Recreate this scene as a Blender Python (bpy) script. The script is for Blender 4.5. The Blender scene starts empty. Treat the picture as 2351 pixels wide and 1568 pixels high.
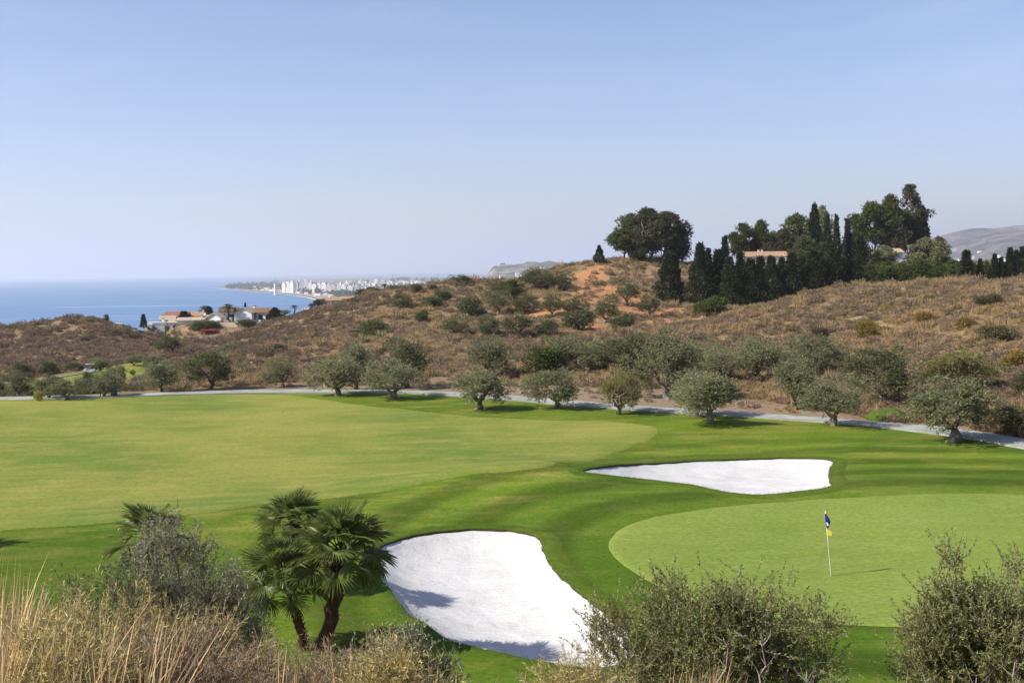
import bpy, bmesh, math, random
import numpy as np
from mathutils import Vector, Matrix

SC = bpy.context.scene
COL = SC.collection
R = math.radians

# ------------------------------------------------------------------ camera
# image plane measured in units of a 2351 x 1568 picture
IW, IH, F = 2351.0, 1568.0, 2521.0
PITCH, ROLL = math.atan(165.3 / F), R(-0.94)
cam_data = bpy.data.cameras.new('camera')
cam_data.sensor_width = 36.0
cam_data.lens = 36.0 * F / IW
cam_data.clip_start = 0.1
cam_data.clip_end = 200000.0
cam = bpy.data.objects.new('camera', cam_data)
COL.objects.link(cam)
CAM_M = Matrix.Rotation(R(90) - PITCH, 4, 'X') @ Matrix.Rotation(ROLL, 4, 'Z')
cam.matrix_world = CAM_M
SC.camera = cam

# ------------------------------------------------------------------ sky, sun, exposure
SUN_ELEV = R(40)
SUN_DIR = Vector((-0.955, -0.295, 0)).normalized()          # horizontal direction towards the sun
world = bpy.data.worlds.new('World')
SC.world = world
world.use_nodes = True
wn = world.node_tree.nodes
wl = world.node_tree.links
bg = wn['Background']
sky = wn.new('ShaderNodeTexSky')
sky.sky_type = 'NISHITA'
sky.sun_disc = False
sky.sun_elevation = SUN_ELEV
sky.sun_rotation = math.atan2(SUN_DIR.x, SUN_DIR.y)
sky.altitude = 60
sky.air_density = 1.0
sky.dust_density = 0.9
sky.ozone_density = 6.0
tint = wn.new('ShaderNodeMix'); tint.data_type = 'RGBA'; tint.blend_type = 'MULTIPLY'
tint.inputs[0].default_value = 1.0; tint.inputs[7].default_value = (1.10, 0.965, 0.985, 1)
wl.new(sky.outputs['Color'], tint.inputs[6])
# thin high cirrus, spread over the whole sky
wtc = wn.new('ShaderNodeTexCoord')
wmp = wn.new('ShaderNodeMapping'); wmp.inputs['Scale'].default_value = (1.3, 2.2, 5.0); wmp.inputs['Rotation'].default_value = (0.3, 0.5, 0.6)
wl.new(wtc.outputs['Generated'], wmp.inputs['Vector'])
wno = wn.new('ShaderNodeTexNoise'); wno.inputs['Scale'].default_value = 1.6; wno.inputs['Detail'].default_value = 6; wno.inputs['Roughness'].default_value = 0.62; wno.inputs['Distortion'].default_value = 0.8
wl.new(wmp.outputs[0], wno.inputs['Vector'])
wrp = wn.new('ShaderNodeValToRGB'); wrp.color_ramp.elements[0].position = 0.54; wrp.color_ramp.elements[1].position = 0.78
wrp.color_ramp.elements[0].color = (0, 0, 0, 1); wrp.color_ramp.elements[1].color = (0.12, 0.12, 0.12, 1)
wl.new(wno.outputs['Fac'], wrp.inputs['Fac'])
cir = wn.new('ShaderNodeMix'); cir.data_type = 'RGBA'
wl.new(wrp.outputs['Color'], cir.inputs[0]); wl.new(tint.outputs[2], cir.inputs[6]); cir.inputs[7].default_value = (7.0, 7.2, 7.8, 1)
wl.new(cir.outputs[2], bg.inputs['Color'])
bg.inputs['Strength'].default_value = 0.096
sun_d = bpy.data.lights.new('sun', 'SUN')
sun_d.energy = 5.0
sun_d.angle = R(0.55)
sun_d.color = (1.0, 0.95, 0.87)
sun = bpy.data.objects.new('sun', sun_d)
COL.objects.link(sun)
sv = Vector((SUN_DIR.x * math.cos(SUN_ELEV), SUN_DIR.y * math.cos(SUN_ELEV), math.sin(SUN_ELEV)))
sun.rotation_euler = sv.to_track_quat('Z', 'Y').to_euler()
SC.view_settings.view_transform = 'Standard'
SC.view_settings.look = 'None'
SC.view_settings.gamma = 1.0
SC.view_settings.exposure = 0.8
SC.view_settings.use_curve_mapping = False
SC.cycles.max_bounces = 6
SC.cycles.diffuse_bounces = 2
SC.cycles.glossy_bounces = 2
SC.cycles.transmission_bounces = 3
SC.cycles.transparent_max_bounces = 6
SC.cycles.volume_bounces = 3

# ------------------------------------------------------------------ helpers
CR = np.array(CAM_M.to_3x3())
def ray(px, py):
    return CR @ np.array([(px - IW / 2) / F, -(py - IH / 2) / F, -1.0])
def P(px, py, d):
    """point seen at picture place (px, py) standing d metres ahead"""
    r = ray(px, py)
    return r * (d / r[1])
def onz(px, py, z):
    r = ray(px, py)
    return r * (z / r[2])

def tag(o, label=None, cat=None, group=None, kind=None):
    if label: o['label'] = label
    if cat: o['category'] = cat
    if group: o['group'] = group
    if kind: o['kind'] = kind
    return o

def link(o, parent=None):
    COL.objects.link(o)
    if parent is not None:
        o.parent = parent
    return o

def empty(name, loc=(0, 0, 0), rz=0.0, s=1.0):
    o = bpy.data.objects.new(name, None)
    o.location = loc
    o.rotation_euler = (0, 0, rz)
    o.scale = (s, s, s) if not isinstance(s, (tuple, list)) else s
    o.empty_display_size = 0.2
    return link(o)

class MB:
    """collects vertices and faces; build() makes one mesh"""
    def __init__(self):
        self.v, self.q, self.t, self.n = [], [], [], 0
    def add(self, v, q=None, t=None):
        v = np.asarray(v, dtype=np.float64).reshape(-1, 3)
        if q is not None and len(q): self.q.append(np.asarray(q, dtype=np.int64).reshape(-1, 4) + self.n)
        if t is not None and len(t): self.t.append(np.asarray(t, dtype=np.int64).reshape(-1, 3) + self.n)
        self.v.append(v)
        self.n += len(v)
        return self
    def box(self, x0, x1, y0, y1, z0, z1, M=None):
        v = np.array([[x0,y0,z0],[x1,y0,z0],[x1,y1,z0],[x0,y1,z0],[x0,y0,z1],[x1,y0,z1],[x1,y1,z1],[x0,y1,z1]], float)
        if M is not None: v = v @ np.array(M.to_3x3()).T + np.array(M.translation)
        return self.add(v, [[0,3,2,1],[4,5,6,7],[0,1,5,4],[1,2,6,5],[2,3,7,6],[3,0,4,7]])
    def tube(self, pts, rad, sides=6, cap=True, wob=0.0, rng=None):
        pts = np.asarray(pts, float)
        n = len(pts)
        rad = np.broadcast_to(np.asarray(rad, float), (n,))
        tan = np.gradient(pts, axis=0)
        tan /= np.linalg.norm(tan, axis=1)[:, None] + 1e-9
        up = np.array([1.0, 0.05, 0.02]) if abs(tan[0][2]) > 0.6 else np.array([0, 0, 1.0])
        vs = []
        ang = np.linspace(0, 2 * math.pi, sides, endpoint=False)
        for i in range(n):
            a = np.cross(tan[i], up); a /= np.linalg.norm(a) + 1e-9
            b = np.cross(tan[i], a)
            rr = rad[i] * (1 + (rng.uniform(-wob, wob, sides) if rng is not None else 0))
            rr = np.broadcast_to(rr, (sides,))
            vs.append(pts[i] + (np.cos(ang) * rr)[:, None] * a + (np.sin(ang) * rr)[:, None] * b)
        v = np.concatenate(vs)
        q = []
        for i in range(n - 1):
            for j in range(sides):
                k = (j + 1) % sides
                q.append([i*sides+j, i*sides+k, (i+1)*sides+k, (i+1)*sides+j])
        t = []
        if cap:
            v = np.concatenate([v, pts[-1:]])
            c = len(v) - 1
            t = [[(n-1)*sides+j, (n-1)*sides+(j+1) % sides, c] for j in range(sides)]
        return self.add(v, q, t)
    def mesh(self, name, mat=None, smooth=False):
        me = bpy.data.meshes.new(name)
        v = np.concatenate(self.v) if self.v else np.zeros((0, 3))
        q = np.concatenate(self.q) if self.q else np.zeros((0, 4), int)
        t = np.concatenate(self.t) if self.t else np.zeros((0, 3), int)
        me.vertices.add(len(v))
        me.vertices.foreach_set('co', v.astype(np.float32).ravel())
        nl = q.size + t.size
        me.loops.add(nl)
        me.loops.foreach_set('vertex_index', np.concatenate([q.ravel(), t.ravel()]).astype(np.int32))
        me.polygons.add(len(q) + len(t))
        ls = np.concatenate([np.arange(len(q)) * 4, len(q) * 4 + np.arange(len(t)) * 3])
        me.polygons.foreach_set('loop_start', ls.astype(np.int32))
        me.polygons.foreach_set('loop_total', np.concatenate([np.full(len(q), 4), np.full(len(t), 3)]).astype(np.int32))
        me.polygons.foreach_set('use_smooth', np.full(len(q) + len(t), bool(smooth)))
        me.update(calc_edges=True)
        me.validate()
        if mat: me.materials.append(mat)
        return me
    def build(self, name, mat=None, parent=None, smooth=False):
        o = bpy.data.objects.new(name, self.mesh(name, mat, smooth))
        return link(o, parent)

def copy_tree(o, parent=None):
    c = o.copy()
    COL.objects.link(c)
    c.parent = parent
    for ch in list(o.children):
        copy_tree(ch, c)
    return c

def smooth01(x):
    x = np.clip(x, 0, 1)
    return x * x * (3 - 2 * x)

# cheap smooth 2-D value noise for shaping ground and boundaries
_ng = np.random.default_rng(5).uniform(-1, 1, (256, 256))
def vnoise(x, y, s=1.0, o=0):
    x = np.asarray(x, float) / s + 17.3 * o; y = np.asarray(y, float) / s + 41.7 * o
    xi = np.floor(x).astype(int); yi = np.floor(y).astype(int)
    fx = x - xi; fy = y - yi
    fx = fx * fx * (3 - 2 * fx); fy = fy * fy * (3 - 2 * fy)
    a = _ng[xi % 256, yi % 256]; b = _ng[(xi + 1) % 256, yi % 256]
    c = _ng[xi % 256, (yi + 1) % 256]; d = _ng[(xi + 1) % 256, (yi + 1) % 256]
    return (a * (1 - fx) + b * fx) * (1 - fy) + (c * (1 - fx) + d * fx) * fy

# ------------------------------------------------------------------ materials
ALB = 0.74         # reflectances below are written relative to this exposure
def alb(c): return tuple(x * ALB for x in c)
def mat(name, col, rough=0.8, spec=0.2):
    col = alb(col)
    m = bpy.data.materials.new(name)
    m.use_nodes = True
    b = m.node_tree.nodes['Principled BSDF']
    b.inputs['Base Color'].default_value = (*col, 1)
    b.inputs['Roughness'].default_value = rough
    b.inputs['Specular IOR Level'].default_value = spec
    return m

class NT:
    """small wrapper to write node trees"""
    def __init__(self, m):
        self.t = m.node_tree; self.n = self.t.nodes; self.l = self.t.links
        self.b = self.n.get('Principled BSDF')
    def put(self, sock, val):
        if hasattr(val, 'is_output'): self.l.new(val, sock)
        elif isinstance(val, tuple) and len(val) == 3 and sock.type == 'RGBA': sock.default_value = (*alb(val), 1)
        else: sock.default_value = val
    def geo(self): return self.n.new('ShaderNodeNewGeometry').outputs['Position']
    def island(self): return self.n.new('ShaderNodeNewGeometry').outputs['Random Per Island']
    def objrand(self): return self.n.new('ShaderNodeObjectInfo').outputs['Random']
    def scale(self, vec, s):
        k = self.n.new('ShaderNodeMapping'); self.put(k.inputs['Vector'], vec); k.inputs['Scale'].default_value = s
        return k.outputs['Vector']
    def noise(self, vec, s, det=3.0, rough=0.55, dist=0.0):
        k = self.n.new('ShaderNodeTexNoise'); self.put(k.inputs['Vector'], vec)
        k.inputs['Scale'].default_value = s; k.inputs['Detail'].default_value = det
        k.inputs['Roughness'].default_value = rough; k.inputs['Distortion'].default_value = dist
        return k.outputs['Fac']
    def voro(self, vec, s, feat='F1', out='Distance'):
        k = self.n.new('ShaderNodeTexVoronoi'); self.put(k.inputs['Vector'], vec); k.feature = feat
        k.inputs['Scale'].default_value = s
        return k.outputs[out]
    def ramp(self, fac, stops):
        k = self.n.new('ShaderNodeValToRGB'); self.put(k.inputs['Fac'], fac)
        e = k.color_ramp.elements
        while len(e) < len(stops): e.new(0.5)
        for i, (p, c) in enumerate(stops):
            e[i].position = p
            e[i].color = (*alb(c), 1) if isinstance(c, tuple) else (c, c, c, 1)
        return k.outputs['Color']
    def mix(self, fac, a, b, mode='MIX'):
        k = self.n.new('ShaderNodeMix'); k.data_type = 'RGBA'; k.blend_type = mode
        self.put(k.inputs[0], fac); self.put(k.inputs[6], a); self.put(k.inputs[7], b)
        return k.outputs[2]
    def math(self, op, a, b=0.0):
        k = self.n.new('ShaderNodeMath'); k.operation = op; self.put(k.inputs[0], a); self.put(k.inputs[1], b)
        return k.outputs[0]
    def attr(self, name, out='Color'):
        k = self.n.new('ShaderNodeAttribute'); k.attribute_name = name
        return k.outputs[out]
    def bump(self, h, strength=0.5, dist=0.1):
        k = self.n.new('ShaderNodeBump'); self.put(k.inputs['Height'], h)
        k.inputs['Strength'].default_value = strength; k.inputs['Distance'].default_value = dist
        self.l.new(k.outputs['Normal'], self.b.inputs['Normal'])
    def col(self, c): self.put(self.b.inputs['Base Color'], c)

def leaf_mat(name, c1, c2, trans=0.25, rough=0.55, spec=0.25, objvar=0.25):
    """foliage: leaf-to-leaf and plant-to-plant variation, some light passes through"""
    m = mat(name, c1, rough, spec)
    n = NT(m)
    c = n.mix(n.island(), c1, c2)
    o = n.objrand()
    c = n.mix(n.math('MULTIPLY', o, objvar), c, tuple(x * 0.45 for x in c1))
    n.col(c)
    tr = n.n.new('ShaderNodeBsdfTranslucent')
    n.l.new(n.mix(0.5, c, tuple(min(1, x * 1.6) for x in c2)), tr.inputs['Color'])
    ms = n.n.new('ShaderNodeMixShader')
    ms.inputs[0].default_value = trans
    n.l.new(n.b.outputs[0], ms.inputs[1]); n.l.new(tr.outputs[0], ms.inputs[2])
    n.l.new(ms.outputs[0], n.n['Material Output'].inputs['Surface'])
    return m

def bark_mat(name, c1, c2, s=6.0):
    m = mat(name, c1, 0.9, 0.1)
    n = NT(m)
    tc = n.n.new('ShaderNodeTexCoord').outputs['Object']
    v = n.scale(tc, (s, s, s * 0.25))
    f = n.noise(v, 1.0, 4, 0.65)
    n.col(n.ramp(f, [(0.3, c1), (0.7, c2)]))
    n.bump(f, 0.8, 0.05)
    return m
# ------------------------------------------------------------------ the shape of the land
ZG = -10.5                      # level of the golf green below the eye
ZSEA = -62.0
ctrl = []
def C(px, py, d):
    q = P(px, py, d); q[2] -= 0.45        # the scrub stands on top of this
    ctrl.append(q)
for py in (960, 1050, 1150, 1300, 1520):
    for px in (-900, -300, 200, 700, 1200, 1700, 2200, 2700, 3300):
        if py == 960 and px > 1500: continue
        if py == 1050 and px > 2300: continue
        ctrl.append(onz(px, py, ZG))
for x in (-90, -45, 0, 45, 90):
    ctrl.append((x, 8, ZG)); ctrl.append((x, -40, ZG))
# just beyond the cart path
for px, py in ((200, 903), (600, 885), (1000, 868), (1300, 872), (1700, 895), (2100, 925), (2351, 1000), (2700, 1040)):
    ctrl.append(onz(px, py, ZG + 0.15))
# right-hand ridge
for a in ((2351, 662, 130), (2250, 652, 142), (2160, 647, 150), (2050, 650, 156), (1950, 655, 160), (1850, 673, 162), (1760, 697, 160),
          (1640, 722, 155), (1500, 757, 150), (2600, 660, 122), (3000, 665, 112), (2300, 800, 97), (2000, 760, 122), (2200, 700, 122),
          (1800, 790, 118), (1600, 800, 120), (2700, 760, 85), (3000, 900, 72), (2450, 900, 76)):
    C(*a)
# middle hill and knoll
for a in ((700, 714, 225), (800, 690, 228), (880, 667, 230), (950, 656, 232), (1050, 649, 235), (1140, 652, 235), (1230, 640, 238),
          (1320, 607, 240), (1400, 598, 240), (1500, 592, 242), (1590, 601, 245), (700, 790, 150), (1000, 740, 185), (1000, 690, 212),
          (1250, 700, 200), (1400, 680, 208), (1400, 640, 226), (1500, 640, 224), (1300, 760, 160), (1300, 795, 138), (1100, 790, 142),
          (850, 740, 185), (700, 750, 185), (1500, 690, 200), (1540, 715, 188)):
    C(*a)
# hollow and rise behind the cypresses
for a in ((1630, 735, 175), (1640, 700, 200), (1800, 700, 205), (1950, 660, 208), (1750, 622, 236), (2050, 604, 262), (2150, 600, 262),
          (2200, 632, 230), (2351, 640, 225), (2600, 630, 225), (3000, 630, 225), (1900, 610, 250)):
    C(*a)
# left: saddle with houses, left hill, lower fairway
for a in ((600, 742, 225), (500, 790, 215), (400, 796, 262), (340, 796, 266), (450, 788, 290), (580, 758, 285), (640, 744, 285), (560, 768, 238), (440, 800, 230),
          (0, 748, 235), (100, 738, 236), (200, 729, 240), (270, 740, 242), (330, 768, 245), (-200, 755, 235), (-500, 760, 235), (-900, 770, 235),
          (0, 820, 190), (200, 800, 195), (-400, 830, 190), (-900, 840, 190), (0, 860, 160), (200, 852, 165), (330, 845, 165), (0, 875, 150),
          (200, 882, 142), (-400, 880, 150), (-900, 890, 150), (0, 904, 116), (-500, 910, 116), (400, 822, 170), (500, 800, 180), (400, 868, 130),
          (600, 832, 138), (330, 800, 205)):
    C(*a)
for x, y, z in ((-250, 330, -20), (-160, 340, -20), (-80, 330, -17), (0, 300, -9), (60, 310, -6), (130, 320, -4), (220, 320, -6),
                (-300, 470, -34), (-120, 480, -33), (0, 460, -24), (120, 470, -14), (300, 470, -12), (-80, 275, -11.5), (-20, 275, -7), (30, 275, -3)):
    ctrl.append((x, y, z))
CT = np.array([tuple(c) for c in ctrl], float)
def _phi(r2): return np.sqrt(r2 + 64.0)
_n = len(CT)
_d2 = (CT[:, None, 0] - CT[None, :, 0]) ** 2 + (CT[:, None, 1] - CT[None, :, 1]) ** 2
_A = np.zeros((_n + 3, _n + 3))
_A[:_n, :_n] = _phi(_d2) + np.eye(_n) * -0.8
_A[:_n, _n] = 1; _A[:_n, _n + 1:] = CT[:, :2] / 100.0
_A[_n:, :_n] = _A[:_n, _n:].T
_w = np.linalg.solve(_A, np.concatenate([CT[:, 2], np.zeros(3)]))
def bank(x, y):
    """the slope under the camera, falling to the fairway"""
    s = np.interp(y, [-30, 0, 3, 6, 12, 18, 24, 27, 30], [-1.4, -1.6, -1.75, -2.75, -5.4, -7.9, -10.2, -10.9, -14])
    return s + 0.12 * vnoise(x, y, 2.2)
def terr0(x, y):
    x = np.asarray(x, float); y = np.asarray(y, float)
    sh = np.broadcast(x, y).shape
    xf = np.broadcast_to(x, sh).ravel(); yf = np.broadcast_to(y, sh).ravel()
    out = np.empty(len(xf))
    for i in range(0, len(xf), 20000):
        a = xf[i:i + 20000]; b = yf[i:i + 20000]
        r2 = (a[:, None] - CT[None, :, 0]) ** 2 + (b[:, None] - CT[None, :, 1]) ** 2
        out[i:i + 20000] = _phi(r2) @ _w[:_n] + _w[_n] + a / 100 * _w[_n + 1] + b / 100 * _w[_n + 2]
    z = out
    hill = smooth01((yf - 105) / 40)
    z = z + hill * (0.75 * vnoise(xf, yf, 12.0) + 0.30 * vnoise(xf, yf, 4.3, 1))
    lawn = (1 - hill) * smooth01((yf - 28) / 8)
    z = z + lawn * (0.10 * vnoise(xf, yf, 16.0, 2) + 0.05 * vnoise(xf, yf, 6.0, 3))
    # mown mound between the fairway and the green
    for mx, my, sx, sy, h in MOUNDS:
        z = z + h * np.exp(-((xf - mx) / sx) ** 2 - ((yf - my) / sy) ** 2)
    bk = bank(xf, yf)
    k = 0.35
    z = np.where(yf < 40, np.maximum(z, bk) + k * np.exp(-np.abs(z - bk) / k) * 0.5, z)
    return z.reshape(sh)
MOUNDS = []
for px, py, sx, sy, h in ((1180, 1110, 7, 4.0, 0.75), (1560, 1165, 6, 3.0, 0.35), (620, 1185, 7, 3, 0.35), (1640, 978, 3.0, 2.0, 0.45), (1880, 985, 8, 3, 0.25),
                          (2000, 1120, 10, 3, 0.3), (1250, 1085, 5, 3, .25)):
    q = onz(px, py, ZG); MOUNDS.append((q[0], q[1], sx, sy, h))

def ground(px, py, dmin=20.0, dmax=420.0):
    """where the line of sight through a picture place first meets the land"""
    r = ray(px, py); r = r / r[1]
    d = np.concatenate([np.arange(dmin, 130, 0.5), np.arange(130, dmax, 1.0)])
    g = d * r[2] - terr0(d * r[0], d)
    i = np.argmax(g < 0)
    if g[i] >= 0: i = len(d) - 1
    i = max(i, 1)
    t = g[i - 1] / (g[i - 1] - g[i] + 1e-9)
    dd = d[i - 1] + t * (d[i] - d[i - 1])
    q = r * dd
    q[2] = float(terr0(q[0], q[1]))
    return q
def base_at(px, d):
    """ground point below picture column px (near eye level) d metres ahead"""
    r = ray(px, 640); q = r * (d / r[1]); q[2] = float(terr0(q[0], q[1]))
    return q
# ------------------------------------------------------------------ outlines on the ground
def gpoly(pts):
    return np.array([ground(*p)[:2] for p in pts])
def resample(poly, step, closed=True):
    """smooth (Catmull-Rom) and resample an outline"""
    p = np.asarray(poly, float)
    n = len(p)
    out = []
    rngi = range(n) if closed else range(n - 1)
    for i in rngi:
        if closed: a, b, c, d = p[(i - 1) % n], p[i], p[(i + 1) % n], p[(i + 2) % n]
        else: a, b, c, d = p[max(i - 1, 0)], p[i], p[i + 1], p[min(i + 2, n - 1)]
        k = max(2, int(np.linalg.norm(c - b) / step))
        t = np.linspace(0, 1, k, endpoint=False)[:, None]
        out.append(0.5 * (2 * b + (c - a) * t + (2 * a - 5 * b + 4 * c - d) * t ** 2 + (3 * b - a - 3 * c + d) * t ** 3))
    if not closed: out.append(p[-1:])
    return np.concatenate(out)
def sdist(x, y, poly):
    """signed distance to an outline, negative inside"""
    x = np.asarray(x, float).ravel(); y = np.asarray(y, float).ravel()
    best = np.full(len(x), 1e9); ins = np.zeros(len(x), bool)
    n = len(poly)
    for i in range(n):
        ax, ay = poly[i]; bx, by = poly[(i + 1) % n]
        dx, dy = bx - ax, by - ay
        t = np.clip(((x - ax) * dx + (y - ay) * dy) / (dx * dx + dy * dy + 1e-12), 0, 1)
        best = np.minimum(best, np.hypot(x - ax - t * dx, y - ay - t * dy))
        cr = ((ay > y) != (by > y)) & (x < (bx - ax) * (y - ay) / (by - ay + 1e-12) + ax)
        ins ^= cr
    return np.where(ins, -best, best)

FAIRWAY = gpoly([(-700, 930), (-300, 925), (0, 921), (250, 913), (450, 907), (640, 906), (760, 920), (880, 935), (1000, 947), (1100, 957), (1250, 965),
                 (1400, 968), (1480, 975), (1512, 989), (1495, 1008), (1430, 1036), (1330, 1060), (1230, 1078), (1100, 1087), (1000, 1107), (870, 1130),
                 (700, 1150), (500, 1172), (350, 1190), (180, 1205), (0, 1220), (-300, 1240), (-900, 1250)])
GREEN = gpoly([(1394, 1245), (1410, 1222), (1440, 1205), (1500, 1187), (1600, 1170), (1750, 1155), (1900, 1145), (2050, 1136), (2200, 1132), (2351, 1135),
               (2600, 1150), (2760, 1210), (2800, 1310), (2650, 1410), (2400, 1437), (2200, 1439), (2000, 1437), (1850, 1428), (1700, 1408), (1580, 1378),
               (1490, 1340), (1435, 1305), (1402, 1272)])
BUNKA = gpoly([(858, 1272), (870, 1257), (900, 1243), (950, 1229), (1010, 1220), (1080, 1215), (1150, 1216), (1200, 1221), (1233, 1234), (1248, 1263),
               (1264, 1300), (1300, 1335), (1350, 1375), (1400, 1415), (1440, 1455), (1458, 1485), (1445, 1512), (1385, 1530), (1290, 1526), (1200, 1510),
               (1100, 1488), (1040, 1470), (995, 1448), (950, 1415), (910, 1375), (880, 1335), (864, 1300)])
BUNKB = gpoly([(1340, 1083), (1378, 1072), (1450, 1066), (1550, 1061), (1650, 1056), (1750, 1052), (1850, 1052), (1900, 1055), (1914, 1063), (1905, 1080),
               (1902, 1100), (1907, 1113), (1880, 1122), (1820, 1131), (1750, 1136), (1690, 1133), (1640, 1124), (1580, 1112), (1500, 1103), (1420, 1094), (1370, 1088)])
PATH = gpoly([(-700, 925), (-300, 920), (0, 915.5), (170, 913.5), (300, 909), (420, 904.5), (520, 902), (620, 900), (760, 900), (900, 901), (1000, 904), (1100, 909.5),
              (1200, 917), (1300, 926), (1400, 934), (1500, 941), (1600, 947), (1700, 953), (1800, 960), (1900, 967), (2000, 975), (2100, 984), (2200, 996),
              (2280, 1008), (2351, 1021), (2500, 1048), (2700, 1085)])
LOWFAIR = np.array([P(px, py, d)[:2] for px, py, d in ((-500, 880, 150), (-200, 870, 154), (0, 865, 158), (100, 862, 160), (200, 856, 163), (260, 848, 168), (335, 841, 172),
                    (345, 850, 160), (320, 865, 148), (250, 885, 138), (150, 892, 136), (0, 893, 136), (-300, 900, 136))])
LOWPATH = np.array([P(px, py, d)[:2] for px, py, d in ((-500, 876, 153), (-100, 871, 156), (0, 869.5, 156), (60, 868, 156), (130, 867, 156), (180, 863, 157), (230, 857, 160))])
_ps = resample(PATH, 1.0, False)
_o = np.argsort(_ps[:, 0])
def ypath(x): return np.interp(x, _ps[_o, 0], _ps[_o, 1])
def ypath_w(x):
    return ypath(x)

def bunk_profile(d, depth, x, y):
    """height of the sand below the turf edge at distance d inside the edge"""
    return -0.06 - depth * (1 - np.exp(-d / 1.0))

# ------------------------------------------------------------------ ground sheet
ys = np.concatenate([np.arange(-14, 26, 1.0), np.arange(26, 76, 0.4), np.arange(76, 125, 0.7), np.arange(125, 300, 1.4), np.arange(300, 520, 6.0)])
ts = np.linspace(-1, 1, 420)
YY, TT = np.meshgrid(ys, ts, indexing='ij')
XX = TT * (0.75 * np.maximum(YY, 0) + 40)
ZZ = terr0(XX, YY)
xf, yf = XX.ravel(), YY.ravel()
zf = ZZ.ravel().copy()
near = (yf > 26) & (yf < 75) & (np.abs(xf) < 40)
for poly in (BUNKA, BUNKB):
    pr = resample(poly, 0.8)
    d = np.full(len(xf), 9.0); d[near] = sdist(xf[near], yf[near], pr)
    zf -= np.where(d < 0.05, 1.7, 0.0)
yp = ypath(xf)
wob = 0.8 * vnoise(xf, yf, 5, 4) + 0.5 * vnoise(xf, yf, 1.7, 5)
golf = smooth01((yp + 2.4 + wob - yf) / 0.9) * smooth01((yf - 25.2 + wob) / 1.5)
leftw = smooth01((-6 - xf) / 25)                       # left: weeds instead of bare soil beyond the path
side = smooth01((xf - 16) / 10)
dirt = smooth01((yp + 13 - 9 * leftw - 7 * side + 3 * wob - yf) / 5) * (1 - golf) * (yf > 40)
weed = smooth01((yp + 12 + 2.5 * wob - yf) / 5) * smooth01((-32 - xf) / 8) * (1 - golf) * (yf > 40)
# landslips of red soil on the middle hill
red = np.zeros(len(xf))
for px, py, d_, sx, sy in ((1350, 640, 228, 5, 9), (1380, 665, 218, 6, 8), (1430, 690, 205, 8, 6), (1180, 730, 182, 7, 6), (1230, 712, 192, 9, 6), (1300, 735, 178, 9, 6),
                           (1400, 725, 188, 10, 6), (1480, 715, 192, 9, 5), (1560, 735, 178, 10, 5), (1100, 725, 188, 5, 5), (1300, 690, 206, 7, 4), (1620, 640, 214, 5, 6),
                           (90, 800, 200, 5, 9), (400, 775, 235, 6, 6)):
    c = P(px, py, d_)
    red = np.maximum(red, np.exp(-((xf - c[0]) / sx) ** 2 - ((yf - c[1]) / sy) ** 2))
red = smooth01((red + 0.40 * wob - 0.26) / 0.45) * (yf > 120)
gd = np.full(len(xf), 99.0); gd[near] = sdist(xf[near], yf[near], resample(GREEN, 1.5))

mb = MB()
nr, nc = YY.shape
idx = np.arange(nr * nc).reshape(nr, nc)
quads = np.stack([idx[:-1, :-1], idx[:-1, 1:], idx[1:, 1:], idx[1:, :-1]], -1).reshape(-1, 4)
mb.add(np.stack([xf, yf, zf], -1), quads)
m_ground = mat('ground_turf_and_soil', (0.1, 0.1, 0.05), 0.95, 0.05)
terrain = mb.build('terrain', m_ground, smooth=True)
tag(terrain, kind='structure')
def vattr(me, name, r, g, b):
    a = me.attributes.new(name, 'FLOAT_COLOR', 'POINT')
    a.data.foreach_set('color', np.stack([r, g, b, np.ones_like(r)], -1).astype(np.float32).ravel())
mow = 0.5 + 0.5 * np.sin((gd + 0.8 * vnoise(xf, yf, 14, 7)) * 2 * math.pi / 3.6)
mow = 0.5 + (mow - 0.5) * smooth01((22 - gd) / 12) * smooth01((xf + 16) / 12)
vattr(terrain.data, 'zone', golf, dirt, red)
lush = np.clip(smooth01((47 - yf) / 9) * (0.75 + 0.5 * vnoise(xf, yf, 7, 8)) + 0.55 * smooth01((9 - gd) / 6) + 0.25 * vnoise(xf, yf, 9, 11), 0, 1)
vattr(terrain.data, 'zone2', mow, weed, lush)

def turf_nodes(n, base_a, base_b, dry, dryness, streak=True):
    """mown grass: soft patches, finer mottling, a few straw-coloured places"""
    g = n.geo()
    big = n.noise(g, 0.09, 3, 0.55)
    med = n.noise(n.scale(g, (0.30, 0.85, 1)), 1.0, 5, 0.65)
    fine = n.noise(n.scale(g, (5.0, 9.0, 5)), 1.0, 5, 0.75)
    c = n.mix(n.ramp(big, [(0.35, 0.0), (0.65, 1.0)]), base_a, base_b)
    c = n.mix(n.math('MULTIPLY', n.ramp(med, [(0.45, 0.0), (0.75, 1.0)]), dryness), c, dry)
    c = n.mix(1.0, c, n.ramp(fine, [(0.25, 0.60), (0.75, 1.36)]), 'MULTIPLY')
    return c, fine
n = NT(m_ground)
z1 = n.n.new('ShaderNodeSeparateColor'); n.l.new(n.attr('zone'), z1.inputs[0])
z2 = n.n.new('ShaderNodeSeparateColor'); n.l.new(n.attr('zone2'), z2.inputs[0])
rough, fine = turf_nodes(n, (0.080, 0.146, 0.011), (0.155, 0.216, 0.019), (0.31, 0.28, 0.065), 0.85)
rough = n.mix(n.math('MULTIPLY', z2.outputs[2], 0.75), rough, n.mix(1.0, (0.053, 0.108, 0.008), n.ramp(fine, [(0.25, 0.62), (0.75, 1.4)]), 'MULTIPLY'))
rough = n.mix(1.0, rough, n.ramp(z2.outputs[0], [(0.2, 0.76), (0.8, 1.20)]), 'MULTIPLY')
g = n.geo()
scr = n.noise(g, 0.35, 5, 0.7)
scr2 = n.noise(g, 2.2, 5, 0.75)
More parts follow.
